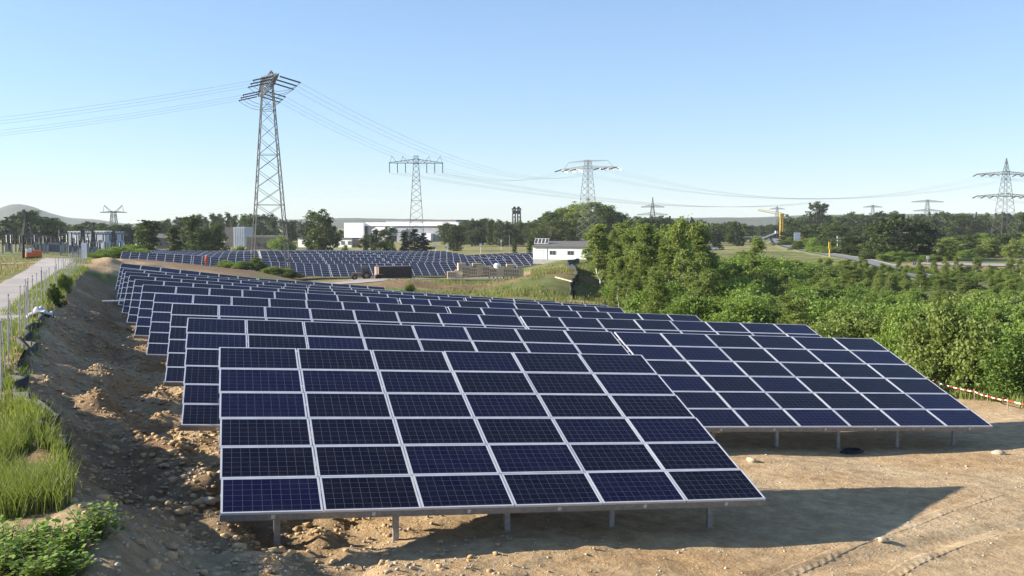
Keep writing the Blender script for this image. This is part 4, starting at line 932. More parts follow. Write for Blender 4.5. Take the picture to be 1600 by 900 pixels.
# ------------------------------------------------------------------ substation at the left
def gantry(px0, px1, d, top, label):
    x0_, y0_ = spot(px0, d); x1_, y1_ = spot(px1, d); z = zat(top, d); xm, ym = (x0_+x1_)/2, (y0_+y1_)/2; g = ground_z(xm, ym)
    L_ = math.hypot(x1_-x0_, y1_-y0_); R_ = empty('steel_gantry', (xm, ym, g-.2), math.atan2(y1_-y0_, x1_-x0_), label=label, cat='gantry', group='steel gantries of the substation'); h = z-g
    for s in (-1, 1): b = MB(); lattice(b, 1.2, .5, 0, h, 6, .12, .06, 'pylon_dark', cx=s*L_/2); b.build('post', R_)
    b = MB(); nn = max(6, int(L_/1.6))
    for q in (-.3, .3): b.bar((-L_/2, q, h), (L_/2, q, h), .09, 'pylon_dark'); b.bar((-L_/2, q, h-.7), (L_/2, q, h-.7), .09, 'pylon_dark')
    for i in range(nn): xa = -L_/2+L_*i/nn; b.bar((xa, -.3, h-.7), (xa+L_/nn, -.3, h), .06, 'pylon_dark'); b.bar((xa, .3, h), (xa+L_/nn, .3, h-.7), .06, 'pylon_dark')
    b.build('beam', R_)
    for i in range(3): b = MB(); xx = -L_/2+L_*(i+.5)/3; b.bar((xx, 0, h-.7), (xx, 0, h-2.4), .14, 'insulator', 6); b.build('insulator_string', R_)
gantry(-40, 14, 262, 362, 'wide steel gantry at the left picture edge'); gantry(14, 62, 268, 362, 'steel gantry beside the orange machine'); gantry(96, 130, 255, 358, 'steel gantry before the blue-grey building')
gantry(130, 146, 268, 360, 'narrow steel gantry right of the track end'); gantry(146, 178, 256, 361, 'steel gantry below the distant horned pylon'); gantry(178, 205, 262, 360, 'steel gantry beside the dense tree column')
x, y = spot(43, 240); g = ground_z(x, y); R_ = empty('lattice_mast', (x, y, g-.2), .4, label='pointed lattice mast with a short arm rising behind the orange machine', cat='mast'); b = MB(); hh = zat(334, 240)-g
lattice(b, 3.2, .5, 0, hh, 8, .12, .06, 'pylon_steel'); b.build('mast_body', R_); b = MB(); arm(b, 5, hh-.8, .8, .6, .09, 'pylon_steel', 4); b.build('cross_arm', R_)
def post_proto():
    R_ = empty('insulator_post', label='thin insulator post on the substation ground', cat='post', group='insulator posts of the substation')
    b = MB(); b.box((-.18, -.18, -.3), (.18, .18, 1.9), 'concrete'); b.build('pedestal', R_); b = MB(); b.bar((0, 0, 1.9), (0, 0, 3.5), .14, 'insulator', 7)
    for i in range(6): b.bar((0, 0, 2+i*.25), (0, 0, 2.1+i*.25), .25, 'insulator', 8, .18)
    b.build('insulator', R_); b = MB(); b.bar((-.5, 0, 3.55), (.5, 0, 3.55), .08, 'galvanised'); b.build('clamp', R_); return R_
pp = post_proto(); first = True
for i in range(34):
    px = 6+i*6.3+random.uniform(-1.5, 1.5); d = random.choice([228, 240, 250])+random.uniform(-2, 2); x, y = spot(px, d)
    o = pp if first else copy_tree(pp); first = False; o.location = (x, y, ground_z(x, y)); o.scale = (1, 1, random.uniform(.85, 1.35))
for i in range(5):
    px = (70, 92, 142, 163, 120)[i]; d = 246; x, y = spot(px, d); R_ = empty('transformer', (x, y, ground_z(x, y)), -.2, label='grey transformer tank among the insulator posts', cat='transformer', group='transformers of the substation')
    b = MB(); b.box((-1.5, -1, 0), (1.5, 1, 2.2), 'grey_metal'); b.build('tank', R_)
    b = MB(); [b.box((-1.4+k*.35, -1.35, .3), (-1.3+k*.35, -1.0, 2), 'grey_metal') for k in range(8)]; b.build('cooler', R_)
    for k in (-1, 0, 1): b = MB(); b.bar((k*.9, 0, 2.2), (k*.9, 0, 3.6), .16, 'insulator', 7, .08); b.build('bushing', R_)
# orange machine beside its dark mast
x, y = spot(52, 150); g = ground_z(x, y); R_ = empty('pile_driver', (x, y, g), .3, label='small orange tracked machine with a dark upright mast in the left meadow', cat='machine'); R_.scale = (.75, .75, .8)
b = MB(); b.box((-1.3, -.9, .55), (1.5, .9, 1.35), 'orange_paint'); b.box((-.2, -.8, 1.35), (1.4, .6, 1.75), 'orange_paint'); b.build('body', R_)
b = MB(); b.box((-1.3, -.55, 1.35), (-.3, .3, 2.0), 'white_paint'); b.build('seat', R_)
b = MB(); b.box((-1.95, -.2, .2), (-1.65, .15, 4.6), 'dark_brown'); b.box((-2.05, -.3, .4), (-1.55, .25, 1.9), 'dark_brown'); b.build('mast', R_)
for s in (-1, 1):
    b = MB(); b.bar((-1.1, s*.85, .28), (-1.1, s*1.15, .28), .28, 'rubber', 12); b.bar((1.2, s*.85, .28), (1.2, s*1.15, .28), .28, 'rubber', 12); b.box((-1.1, s*1.0-.14, .02), (1.2, s*1.0+.14, .55), 'rubber'); b.build('crawler_track', R_)

# ------------------------------------------------------------------ buildings
def gable(mb, x0, x1, y0, y1, z0, z1, m, over=.3):
    xm, ym = (x0+x1)/2, (y0+y1)/2
    p = [(x0-over, y0-over, z0), (x1+over, y0-over, z0), (x1+over, y1+over, z0), (x0-over, y1+over, z0), (x0-over, ym, z1), (x1+over, ym, z1)]
    mb.poly(p, [(0, 1, 5, 4), (2, 3, 4, 5), (1, 2, 5), (3, 0, 4), (3, 2, 1, 0)], m)
def windows(root, xs, y, z0, z1, w_, name='window', glass='window_glass', fr='grey_metal'):
    for xx in xs:
        f = MB(); f.box((xx-w_/2-.06, y-.06, z0-.06), (xx+w_/2+.06, y+.02, z0), fr); f.box((xx-w_/2-.06, y-.06, z1), (xx+w_/2+.06, y+.02, z1+.06), fr)
        for q in (-1, 0, 1): f.box((xx+q*w_/2-.04, y-.06, z0), (xx+q*w_/2+.04, y+.02, z1), fr)
        o = f.build(name, root); g_ = MB(); g_.box((xx-w_/2, y-.03, z0), (xx+w_/2, y+.01, z1), glass); g_.build('pane', o)
# white hut
x, y = spot(833, 236); g = zat(403.5, 236)-.3; hut = empty('white_hut', (x, y, g), -YAW-.38, label='white single-storey hut with dark flat-pitched roof right of the distant solar field', cat='hut')
b = MB(); b.box((0, 0, -1), (13.5, 7, 3.0), 'white_wall'); b.box((.02, -.05, -1.0), (13.5, -.004, .12), 'concrete'); b.build('wall', hut)
b = MB(); p = [(-.3, -.4, 3.0), (13.9, -.4, 3.0), (13.9, 7.4, 4.1), (-.3, 7.4, 4.1), (-.3, -.4, 3.2), (13.9, -.4, 3.2), (13.9, 7.4, 4.3), (-.3, 7.4, 4.3)]
b.poly(p, [(3, 2, 1, 0), (4, 5, 6, 7), (0, 1, 5, 4), (1, 2, 6, 5), (2, 3, 7, 6), (3, 0, 4, 7)], 'grey_roof'); b.build('roof', hut)
windows(hut, [4.9, 9.3], -.0, 1.25, 2.1, 1.5)
b = MB(); [b.box((.5+k*.56, -.05, .1), (.98+k*.56, -.006, 2.1), 'white_metal') for k in range(4)]; b.box((.42, -.03, .05), (.5, .0, 2.2), 'grey_metal'); b.box((.42, -.03, 2.12), (2.75, .0, 2.2), 'grey_metal'); b.build('gate', hut)
b = MB(); b.box((3.45, -.07, 0), (3.55, -.004, 3.0), 'grey_metal'); b.build('downpipe', hut)
sp_ = empty('roof_solar_panel', (x+1.0, y+2.4, g+3.75), -YAW-.38, label='row of four small solar panels propped on the left end of the white hut roof', cat='solar panel')
for k in range(4):
    b = MB(); R = Matrix.Translation((k*.9, 0, 0))@Matrix.Rotation(rad(55), 4, 'X'); b.box((0, 0, -.04), (.84, 1.45, 0), 'white_metal', R); o = b.build('frame', sp_); b = MB(); b.box((.07, .07, 0.001), (.77, 1.38, .012), 'panel_dark', R); b.build('cell_panel', o)
b = MB(); [b.bar((k, .9, 0), (k, .75, 1.1), .03, 'galvanised') for k in (.1, 1.8, 3.5)]; b.build('strut', sp_)
# long white hall
x, y = spot(538, 650); g = -11.3; hall = empty('long_hall', (x, y, g), -YAW-.36, label='long white and grey industrial hall on the skyline', cat='hall')
s_ = 650/FPX
b = MB(); b.box((0, 0, 0), (34*s_, 60, 12.2), 'white_metal'); b.build('white_block', hall)
b = MB(); b.box((34*s_+.02, 3, 0), (192*s_, 60, 10.2), 'grey_metal'); b.build('wall', hall)
b = MB(); b.box((34*s_+.05, 2.0, 10.2), (192*s_+1, 60.5, 12.4), 'white_metal'); b.build('roof_edge', hall)
b = MB(); b.box((48*s_, 20, 12.4), (170*s_, 50, 13.4), 'grey_metal'); b.box((85*s_, 24, 13.4), (165*s_, 46, 14.2), 'grey_roof'); b.build('skylight', hall)
b = MB(); b.box((62*s_, -10, 0), (88*s_, 2.9, 7.5), 'white_metal'); gable(b, 62*s_, 88*s_, -10, 2.9, 7.5, 9.5, 'white_metal'); b.build('annex', hall)
b = MB(); b.box((88*s_, -8, 0), (112*s_, 2.8, 6.2), 'grey_metal'); gable(b, 88*s_, 112*s_, -8, 2.8, 6.2, 8.8, 'grey_metal'); b.build('gabled_annex', hall)
b = MB(); b.box((118*s_, -1, 0), (150*s_, 2.9, 5.5), 'white_metal'); b.build('loading_bay', hall)
b = MB(); b.box((34*s_+.03, 1.6, 0), (38*s_, 2.99, 10.15), 'panel_dark'); b.build('painted_corner_shade', hall)  # dark strip standing in for the shade in the hall's inner corner
# garages
x, y = spot(466, 470); g = ground_z(x, y); s_ = 470/FPX; gar = empty('garage_row', (x, y, g-.3), -YAW-.3, label='low row of white garages with dark doors behind the tall solitary tree', cat='garage')
b = MB(); b.box((0, 0, 0), (92*s_, 8, 4.3), 'white_wall'); b.build('wall', gar); b = MB(); b.box((-.3, -.4, 4.3), (92*s_+.3, 8.3, 4.75), 'grey_roof'); b.build('roof', gar)
b = MB(); b.box((92*s_+.32, 1, 0), (116*s_, 8, 3.9), 'brown_wall'); b.build('brown_shed', gar)
for k in range(8): b = MB(); xx = 2+k*3.4; b.box((xx, -.05, 1.6), (xx+1.9, -.004, 3.2), 'window_glass'); b.box((xx, -.08, 2.3), (xx+1.9, -.05, 2.4), 'white_paint'); b.build('window', gar)
# grey container building, brown building, blue-grey hall
x, y = spot(352, 480); g = ground_z(x, y); s_ = 480/FPX; o = empty('container_building', (x, y, g-.3), -YAW-.2, label='dark and pale grey boxy building behind the left trees', cat='building')
b = MB(); b.box((0, 0, 0), (15*s_, 10, zat(354, 480)-g), 'grey_roof'); b.build('dark_wall', o); b = MB(); b.box((15*s_+.01, -.3, 0), (34*s_, 10, zat(354, 480)-g+.1), 'blue_metal'); b.build('pale_wall', o)
b = MB(); [b.box((15*s_+.8+k*.9, -.36, .5), (15*s_+.9+k*.9, -.3, zat(354, 480)-g-.3), 'grey_metal') for k in range(6)]; b.build('panel_rib', o)
x, y = spot(386, 430); g = ground_z(x, y); s_ = 430/FPX; o = empty('brown_building', (x, y, g-.3), -YAW+.05, label='flat brown brick building seen through the legs of the tallest pylon', cat='building')
b = MB(); b.box((0, 0, 0), (56*s_, 10, zat(370, 430)-g), 'brown_wall'); b.build('wall', o); b = MB(); b.box((-.3, -.3, zat(370, 430)-g), (56*s_+.3, 10.3, zat(367.5, 430)-g), 'concrete'); b.build('roof', o)
windows(o, [2.5+2.6*k for k in range(5)], 0, 1.6, 3.0, 1.4)
x, y = spot(108, 430); g = ground_z(x, y); s_ = 430/FPX; o = empty('blue_grey_hall', (x, y, g-.3), -YAW-.2, label='pale blue-grey hall behind the substation', cat='hall')
b = MB(); b.box((0, 0, 0), (63*s_, 14, zat(362, 430)-g), 'blue_metal'); b.build('wall', o); b = MB(); b.box((-.3, -.3, zat(362, 430)-g), (63*s_+.3, 14.3, zat(360, 430)-g), 'white_metal'); b.build('roof', o)
b = MB(); b.box((4*s_, -.06, 0), (12*s_, -.004, 4.5), 'panel_dark'); b.build('gate', o); windows(o, [22*s_+k*3 for k in range(4)], 0, 2.6, 3.6, 1.6)
x, y = spot(245, 460); g = ground_z(x, y); o = empty('brick_house', (x, y, g-.3), -YAW, label='dark low house between the slender trees at the left', cat='house')
b = MB(); b.box((0, 0, 0), (9, 8, 5), 'brown_wall'); b.build('wall', o); b = MB(); gable(b, 0, 9, 0, 8, 5, 7, 'grey_roof'); b.build('roof', o); windows(o, [2, 5, 7.5], 0, 1.5, 3, 1.1)
# mine head tower
x, y = spot(807, 800); g = -11; s_ = 800/FPX; o = empty('winding_tower', (x, y, g), -YAW, label='dark winding tower sticking out of the tree belt left of the white hut', cat='tower')
h = zat(325, 800)-g; b = MB()
for sx in (-1, 1): lattice(b, 3.0, 2.0, 0, h-1, 7, .5, .28, 'dark_brown', cx=sx*2.0)
b.build('frame', o); b = MB(); b.box((-3.9, -2, h-1.2), (3.9, 2, h-.3), 'dark_brown'); b.box((-2.6, -1.6, h-4.6), (2.6, 1.6, h-2.2), 'dark_brown'); b.build('platform', o)
b = MB(); [b.bar((sx*1.6, 0, h), (sx*1.6, .5, h), 1.2, 'dark_brown', 12) for sx in (-1, 1)]; b.build('pulley_wheel', o)
# crane with its site
x, y = spot(1220, 490); g = zat(376, 490); o = empty('tower_crane', (x, y, g), -YAW, label='yellow tower crane with its jib pointing up to the left', cat='crane'); h = zat(336, 490)-g; s_ = 490/FPX
b = MB(); lattice(b, 1.3, 1.2, 0, h, 9, .09, .045, 'yellow_paint'); b.build('mast', o); b = MB(); J = (-37*s_, 0, h+7*s_)
for q in (-.5, .5): b.bar((0, q, h), (J[0], q*.5, J[2]), .13, 'yellow_paint')
b.bar((0, 0, h+1.1), (J[0], 0, J[2]+.5), .12, 'yellow_paint')
for i in range(14): t = i/14; t2 = (i+1)/14; b.bar((J[0]*t, -.4, h+(J[2]-h)*t), (J[0]*t2, 0, h+1.0+(J[2]-h)*t2), .07, 'yellow_paint')
b.build('jib', o); b = MB(); b.box((-.9, -1, h-.9), (1, 1, h+.8), 'yellow_paint'); b.build('cab', o); b = MB(); b.bar((0, 0, h), (3.2, 0, h+.3), .25, 'yellow_paint'); b.box((2.2, -.7, h-1.0), (3.4, .7, h+.2), 'concrete'); b.build('counterweight', o)
b = MB(); b.box((-2.6, -2, -.6), (2.6, 2, .5), 'yellow_paint'); b.build('base', o)
x, y = spot(1245, 400); g = zat(378, 400); o = empty('site_sign', (x, y, g), -YAW, label='blank white upright board beside the yellow machine on the road', cat='board'); b = MB(); b.box((-1.25, -.06, .5), (1.25, .06, 3.8), 'white_paint'); b.build('board', o); b = MB(); [b.bar((q, .1, -.5), (q, .1, 3.5), .06, 'galvanised') for q in (-.9, .9)]; b.build('post', o)
x, y = spot(1250, 385); g = zat(380, 385); o = empty('road_roller', (x, y, g), -YAW-.3, label='small yellow roller standing on the road under the white board', cat='roller')
b = MB(); b.box((-1.1, -.6, .5), (1.1, .6, 1.1), 'yellow_paint'); b.box((-.2, -.5, 1.1), (.9, .5, 1.35), 'yellow_paint'); b.build('body', o)
for q in (-.75, .85): b = MB(); b.bar((q, -.6, .45), (q, .6, .45), .45, 'grey_metal', 16); b.build('drum', o)
b = MB(); [b.bar((a, c, 1.1), (a, c, 2.2), .04, 'rubber') for a in (-.3, .7) for c in (-.5, .5)]; b.box((-.4, -.6, 2.2), (.8, .6, 2.28), 'yellow_paint'); b.build('roof', o)
x, y = spot(1238, 372); g = zat(386.3, 372); o = empty('barrier', (x, y, g+.02), -YAW, label='low white barrier lying across the road by the crane', cat='barrier'); b = MB()
for k in range(5): b.box((-2.1+k*.86, -.15, 0), (-1.3+k*.86, .15, .45), 'white_paint')
b.build('block', o)
x, y = spot(1200, 440); g = zat(378, 440); o = empty('conveyor', (x, y, g), -YAW, label='pale slanted conveyor left of the crane foot', cat='conveyor'); b = MB(); b.bar((-2.5, 0, 1.6), (3.4, 0, 4.0), .35, 'white_metal'); b.build('belt', o); b = MB(); b.bar((-1.5, 0, 2), (-1.5, 0, -1), .15, 'galvanised'); b.bar((2, 0, 3.4), (1.4, 0, -1), .15, 'galvanised'); b.build('leg', o); b = MB(); b.box((3.0, -.5, 3.7), (4.1, .5, 4.9), 'white_metal'); b.build('hopper', o)
x, y = spot(1170, 450); g = zat(381, 450); o = empty('bridge_deck', (x, y, g), -YAW, label='pale concrete bridge slab on piers left of the crane', cat='bridge'); b = MB(); b.box((-5.5, -3, 2.6), (6, 3, 3.3), 'concrete'); b.build('slab', o); b = MB(); [b.box((q-.4, -2.5, -2), (q+.4, 2.5, 2.6), 'concrete') for q in (-4.5, 1.2, 5)]; b.build('pier', o)
# yellow-white posts and road signs
def pole_thing(name, px, d, py, m, label, cat, top=None, group=None, r_=.06):
    x, y = spot(px, d); g = ground_z(x, y); h = zat(py, d)-g; o = empty(name, (x, y, g-.1), -YAW, label=label, cat=cat, group=group); b = MB(); b.bar((0, 0, 0), (0, 0, h), r_, m, 6); b.build('pole', o)
    if top: b = MB(); top(b, h); b.build('head', o)
    return o
pole_thing('marker_post', 1296, 265, 377, 'yellow_paint', 'yellow gas-line marker post beside the road', 'post', lambda b, h: b.box((-.3, -.12, h-1.9), (.3, .12, h), 'yellow_paint'), r_=.14)
pole_thing('marker_post', 1308, 330, 368, 'white_paint', 'white marker post at the wood edge, the left of two', 'post', lambda b, h: b.box((-.2, -.1, h-1.4), (.2, .1, h), 'white_paint'), r_=.1)
pole_thing('marker_post', 1312, 330, 370, 'white_paint', 'white marker post at the wood edge, the right of two', 'post', lambda b, h: b.box((-.2, -.1, h-1.4), (.2, .1, h), 'white_paint'), r_=.1)
pole_thing('road_sign', 1429, 205, 407, 'galvanised', 'small grey road sign beside the road bend, seen from behind', 'sign', lambda b, h: b.box((-.35, -.03, h-.8), (.35, .03, h), 'galvanised'))
pole_thing('road_sign', 1450, 225, 399, 'galvanised', 'grey sign post at the entrance of the turning area', 'sign', lambda b, h: b.box((-.3, -.03, h-.7), (.3, .03, h), 'white_paint'))
for px, d, py in ((681, 340, 380), (699, 335, 381), (751, 360, 380), (783, 420, 374)):
    pole_thing('marker_board', px, d, py, 'white_paint', {681: 'white square marker in the dry meadow just right of the middle pylon', 699: 'white marker in two parts, second from the middle pylon', 751: 'white marker in the middle of the dry meadow', 783: 'white marker near the tree belt, nearest the white hut'}[px], 'marker', lambda b, h: b.box((-.4, -.05, h-1.1), (.4, .05, h), 'white_paint'), 'white markers in the dry meadow')
pole_thing('lamp_post', 796, 330, 367, 'galvanised', 'thin lamp post in the meadow left of the white hut', 'lamp', lambda b, h: b.box((-.5, -.1, h-.12), (.1, .1, h), 'galvanised'))
# white car
def car(px, d, py, label, yaw=0.):
    x, y = spot(px, d); g = ground_z(x, y); o = empty('parked_car', (x, y, g+.02), -YAW+yaw, label=label, cat='car')
    prof = [(-2.1, .3), (-2.15, .75), (-2.0, .92), (-1.2, .98), (1.05, .98), (1.95, .82), (2.1, .6), (2.08, .3)]
    b = MB(); n_ = len(prof); p = [(a, -.85, z) for a, z in prof]+[(a, .85, z) for a, z in prof]; b.poly(p, [tuple(range(n_)), tuple(range(n_, 2*n_))[::-1]]+[((i+1) % n_, i, n_+i, n_+(i+1) % n_) for i in range(n_)], 'white_paint'); b.build('body', o)
    b = MB(); p = [(-1.75, -.8, .97), (1.05, -.8, .97), (.45, -.65, 1.45), (-1.3, -.65, 1.45), (-1.75, .8, .97), (1.05, .8, .97), (.45, .65, 1.45), (-1.3, .65, 1.45)]
    b.poly(p, [(0, 1, 2, 3), (5, 4, 7, 6), (1, 5, 6, 2), (4, 0, 3, 7)], 'window_glass'); b.poly([p[3], p[2], p[6], p[7]], [(0, 1, 2, 3)], 'white_paint'); b.build('cabin', o)
    for a in (-1.3, 1.3):
        for s in (-1, 1): w_ = MB(); w_.bar((a, s*.7, .32), (a, s*.88, .32), .32, 'rubber', 14); q = w_.build('wheel', o); r2 = MB(); r2.bar((a, s*.88, .32), (a, s*.9, .32), .18, 'galvanised', 10); r2.build('rim', q)
car(1112, 330, 386, 'small white car parked in the dry meadow behind the thicket', .1); car(477, 338, 390, 'white car parked behind the distant solar field near the solitary tree', .15)
x, y = spot(460, 150)
# pale slab strip behind the far field
x, y = spot(540, 318); x2, y2 = spot(572, 316); zc = ground_z(x, y); b = MB(); b.box((-7, -1.5, -.4), (7, 1.5, 1.2), 'white_wall'); o = b.build('concrete_slab', None, (x, y, zc)); o.rotation_euler = (0, 0, -YAW); tag(o, 'long low white concrete slab behind the distant solar field', 'slab')

# ------------------------------------------------------------------ site things between the fields
x, y = spot(612, 196); g = zat(436.5, 196); bx_ = empty('metal_container', (x, y, g), -YAW+.40, label='dark brown open-ended container box beside the tractor', cat='container')
b = MB(); b.box((-3.0, -1.6, 0), (3.6, -1.45, 2.6), 'dark_brown'); b.box((-3.0, 1.45, 0), (3.6, 1.6, 2.6), 'dark_brown'); b.box((3.45, -1.45, 0), (3.6, 1.45, 2.6), 'dark_brown'); b.build('wall', bx_)
b = MB(); [b.box((-2.9+k*.5, -1.68, .05), (-2.65+k*.5, -1.6, 2.5), 'dark_brown') for k in range(13)]; b.build('side_rib', bx_)
b = MB(); b.box((-3.0, -1.45, 2.45), (3.45, 1.45, 2.6), 'dark_brown'); b.build('roof', bx_)
for s, q in ((-1, -.45), (1, .45)): b = MB(); R = Matrix.Translation((-3.02, s*1.5, 0))@Matrix.Rotation(s*.12, 4, 'Z'); b.box((-.08, min(0, -s*1.15), .05), (-.01, max(0, -s*1.15), 2.5), 'brown_wall', R); b.build('door', bx_)
# tractor
x, y = spot(569, 190); g = zat(437, 190); t_ = empty('tractor', (x, y, g), -YAW+.25, label='old brown tractor with cab and rear implement beside the container box', cat='tractor')
b = MB(); b.box((-2.3, -.38, .75), (-.6, .38, 1.35), 'brown_wall'); b.box((-2.35, -.3, .6), (-2.2, .3, 1.3), 'rubber'); b.box((-.6, -.6, .6), (.9, .6, 1.15), 'dark_brown'); b.build('body', t_)
b = MB(); [b.bar((a, c, 1.15), (a*.9, c*.9, 2.35), .05, 'dark_brown') for a in (-.55, .8) for c in (-.6, .6)]; b.box((-.7, -.7, 2.35), (.9, .7, 2.48), 'dark_brown'); b.build('cab', t_)
b = MB(); b.box((-.5, -.58, 1.25), (.72, -.55, 2.25), 'window_glass'); b.build('cab_window', t_)
for a, r_, wd in ((-1.9, .55, .3), (.35, .8, .42)):
    for s in (-1, 1): w_ = MB(); w_.bar((a, s*.62, r_), (a, s*(.62+wd), r_), r_, 'rubber', 18); q = w_.build('wheel', t_); w_ = MB(); w_.bar((a, s*(.62+wd), r_), (a, s*(.64+wd), r_), r_*.5, 'brown_wall', 12); w_.build('rim', q)
b = MB(); b.bar((.9, 0, .8), (2.6, 0, .6), .09, 'dark_brown'); b.box((2.2, -1, .3), (3.6, 1, .95), 'dark_brown'); b.bar((2.6, -.9, .5), (2.6, -1.05, .5), .5, 'rubber', 14); b.bar((2.6, .9, .5), (2.6, 1.05, .5), .5, 'rubber', 14); b.build('implement', t_)
# crates with panels
def crate(w_, dp, h, m1='wood_pale', m2='wood_dark'):
    R_ = empty('wooden_crate', cat='crate', group='wooden crates and pallets on the spoil heap'); b = MB(); b.box((-w_/2+.04, -dp/2+.04, .15), (w_/2-.04, dp/2-.04, h-.03), m2); b.build('box', R_)
    b = MB()
    for k in range(5): xx = -w_/2+k*(w_-.12)/4; b.box((xx, -dp/2-.02, .15), (xx+.12, -dp/2+.03, h), m1)
    for z in (.2, h*.5, h-.12): b.box((-w_/2, -dp/2-.045, z), (w_/2, -dp/2-.022, z+.1), m1)
    b.box((-w_/2, -dp/2, h-.03), (w_/2, dp/2, h+.03), m1); b.build('slats', R_)
    b = MB(); [b.box((q-.06, -dp/2, 0), (q+.06, dp/2, .15), m2) for q in (-w_/2+.1, 0, w_/2-.1)]; b.build('pallet', R_); return R_
kinds = [crate(1.8, 1.2, 1.15), crate(1.5, 1.1, 1.3, 'wood_pale', 'wood_pale')]
lay = [(706, 0, 0, .7), (717, 1, 0, .8), (729, 0, .35, 1), (739, 0, .2, 1), (750, 1, .2, 1.15), (760, 0, .2, 1.15), (771, 0, 0, 1.15), (782, 1, 0, 1.15), (793, 0, 0, 1.1), (804, 0, 0, 1.05), (812, 1, 0, .95), (721, 1, 1.0, .7), (745, 0, 1.5, .35), (797, 1, 1.25, .4)]
ordn = ['leftmost', 'second', 'third', 'fourth', 'fifth', 'sixth', 'seventh', 'eighth', 'ninth', 'tenth', 'rightmost']
for i, (px, k, up_, sc) in enumerate(lay):
    o = kinds[k] if i == [q[1] for q in lay].index(k) else copy_tree(kinds[k]); d = 172; x, y = spot(px, d); o.location = (x, y, zat(434.5, d)+up_*1.35); o.rotation_euler = (0, 0, -YAW+random.uniform(-.25, .25)); o.scale = (.9, .9, sc*1.35)
    o['label'] = f'{ordn[i]} wooden crate in the row on the spoil heap before the far tables' if i < 11 else {11: 'small crate stacked on the second crate from the left', 12: 'flat crate lid lying on top of the crates left of the white tank', 13: 'flat reddish crate on top of the row right of the white tank'}[i]
x, y = spot(777, 172); o = empty('water_tank', (x, y, zat(434.5, 172)+1.62), 0, label='rounded white plastic tank standing on the wooden crates', cat='tank'); b = MB(); b.bar((0, 0, 0), (0, 0, .75), .6, 'white_paint', 16); b.bar((0, 0, .75), (0, 0, .95), .6, 'white_paint', 16, .3); b.build('tank_body', o, smooth=False); b = MB(); b.bar((0, 0, .95), (0, 0, 1.05), .16, 'rubber', 10); b.build('cap', o)
# earth bed below the crates
strip('spoil_heap', [(*spot(698, 172), 0), (*spot(750, 172), 0), (*spot(822, 172), 0)], [5, 6, 5], 'track_gravel', step=2, levels=[zat(435, 172)]*3)
# black silt fence winding down the slope
def ribbon(name, pts, h, m, label, cat, thick=.05):
    V_, F_ = [], []; dense = []
    for i in range(len(pts)-1):
        for k in range(8): t = k/8; dense.append((pts[i][0]*(1-t)+pts[i+1][0]*t, pts[i][1]*(1-t)+pts[i+1][1]*t))
    dense.append(pts[-1]); A_ = np.array(dense); A_[1:-1] += RNG.normal(0, .12, A_[1:-1].shape); D = np.gradient(A_, axis=0); D /= np.linalg.norm(D, axis=1)[:, None]; Z = GZv(A_[:, 0], A_[:, 1])
    for i, (x, y) in enumerate(A_):
        nx, ny = D[i, 1]*thick/2, -D[i, 0]*thick/2; hh = h*random.uniform(.8, 1.1)
        V_ += [(x-nx, y-ny, Z[i]-.3), (x+nx, y+ny, Z[i]-.3), (x+nx+random.gauss(0, .05), y+ny, Z[i]+hh), (x-nx+random.gauss(0, .05), y-ny, Z[i]+hh)]
    for i in range(len(A_)-1):
        a, b2 = i*4, i*4+4
        for p, q in ((0, 1), (1, 2), (2, 3), (3, 0)): F_.append((a+p, a+q, b2+q, b2+p))
    return tag(link(name, np_mesh(name, V_, F_, [m])), label, cat)
ribbon('silt_fence', [spot(a, d) for a, d in ((905, 215), (888, 205), (890, 180), (893, 165), (899, 150), (902, 140), (892, 128), (892, 118), (896, 108), (897, 98))], 0.95, 'black_fabric', 'black fabric fence winding down the grassy slope left of the thicket', 'fence', .12)
x, y = spot(868, 138); x2, y2 = spot(912, 134); b = MB(); b.bar((x, y, ground_z(x, y)+.12), (x2, y2, ground_z(x2, y2)+.12), .11, 'wood_pale', 6, .07); tag(b.build('fallen_pole'), 'long pale pole lying across the black fabric fence', 'pole')
x, y = spot(929, 105); b = MB(); V_, F_ = rock_template(5, 2); o = link('pale_rock', np_mesh('pale_rock', V_*[.5, .3, .22], F_, ['stone_pale']), None, (x, y, ground_z(x, y)+.1)); tag(o, 'pale stone in the grass just left of the low bush of the thicket', 'rock')
# red and white tape
pa = []
for a_, p_ in ((1448, 588), (1475, 601), (1530, 614), (1551, 621), (1583, 628), (1645, 640)):
    gx_, gy_ = gpt(a_, p_+17); pa.append((a_, gx_*SY+gy_*CY, p_))
b = MB(); c_ = 0
o = empty('barrier_tape', (*spot(1475, 47.5), 0), 0, label='red and white striped tape strung along the foot of the bushes', cat='tape'); base_ = Vector(o.location)
tp_ = MB()
for i in range(len(pa)-1):
    a = Vector((*spot(pa[i][0], pa[i][1]), zat(pa[i][2], pa[i][1]))); e_ = Vector((*spot(pa[i+1][0], pa[i+1][1]), zat(pa[i+1][2], pa[i+1][1]))); n_ = int((e_-a).length/.35)+1
    for k in range(n_):
        p, q = a.lerp(e_, k/n_)-base_, a.lerp(e_, (k+1)/n_)-base_; s1_ = -.03*math.sin(math.pi*k/n_); s2_ = -.03*math.sin(math.pi*(k+1)/n_); c_ += 1
        d_ = Vector((.012, 0, 0)); P8 = [p+Vector((0, 0, s1_-.022)), q+Vector((0, 0, s2_-.022)), q+Vector((0, 0, s2_+.022)), p+Vector((0, 0, s1_+.022))]
        P8 = P8+[v+Vector((0, .015, 0)) for v in P8]; tp_.poly(P8, [(0, 1, 2, 3), (7, 6, 5, 4), (0, 4, 5, 1), (3, 2, 6, 7)], 'white_paint' if c_ % 2 else 'red_paint')
tp_.build('tape_band', o)
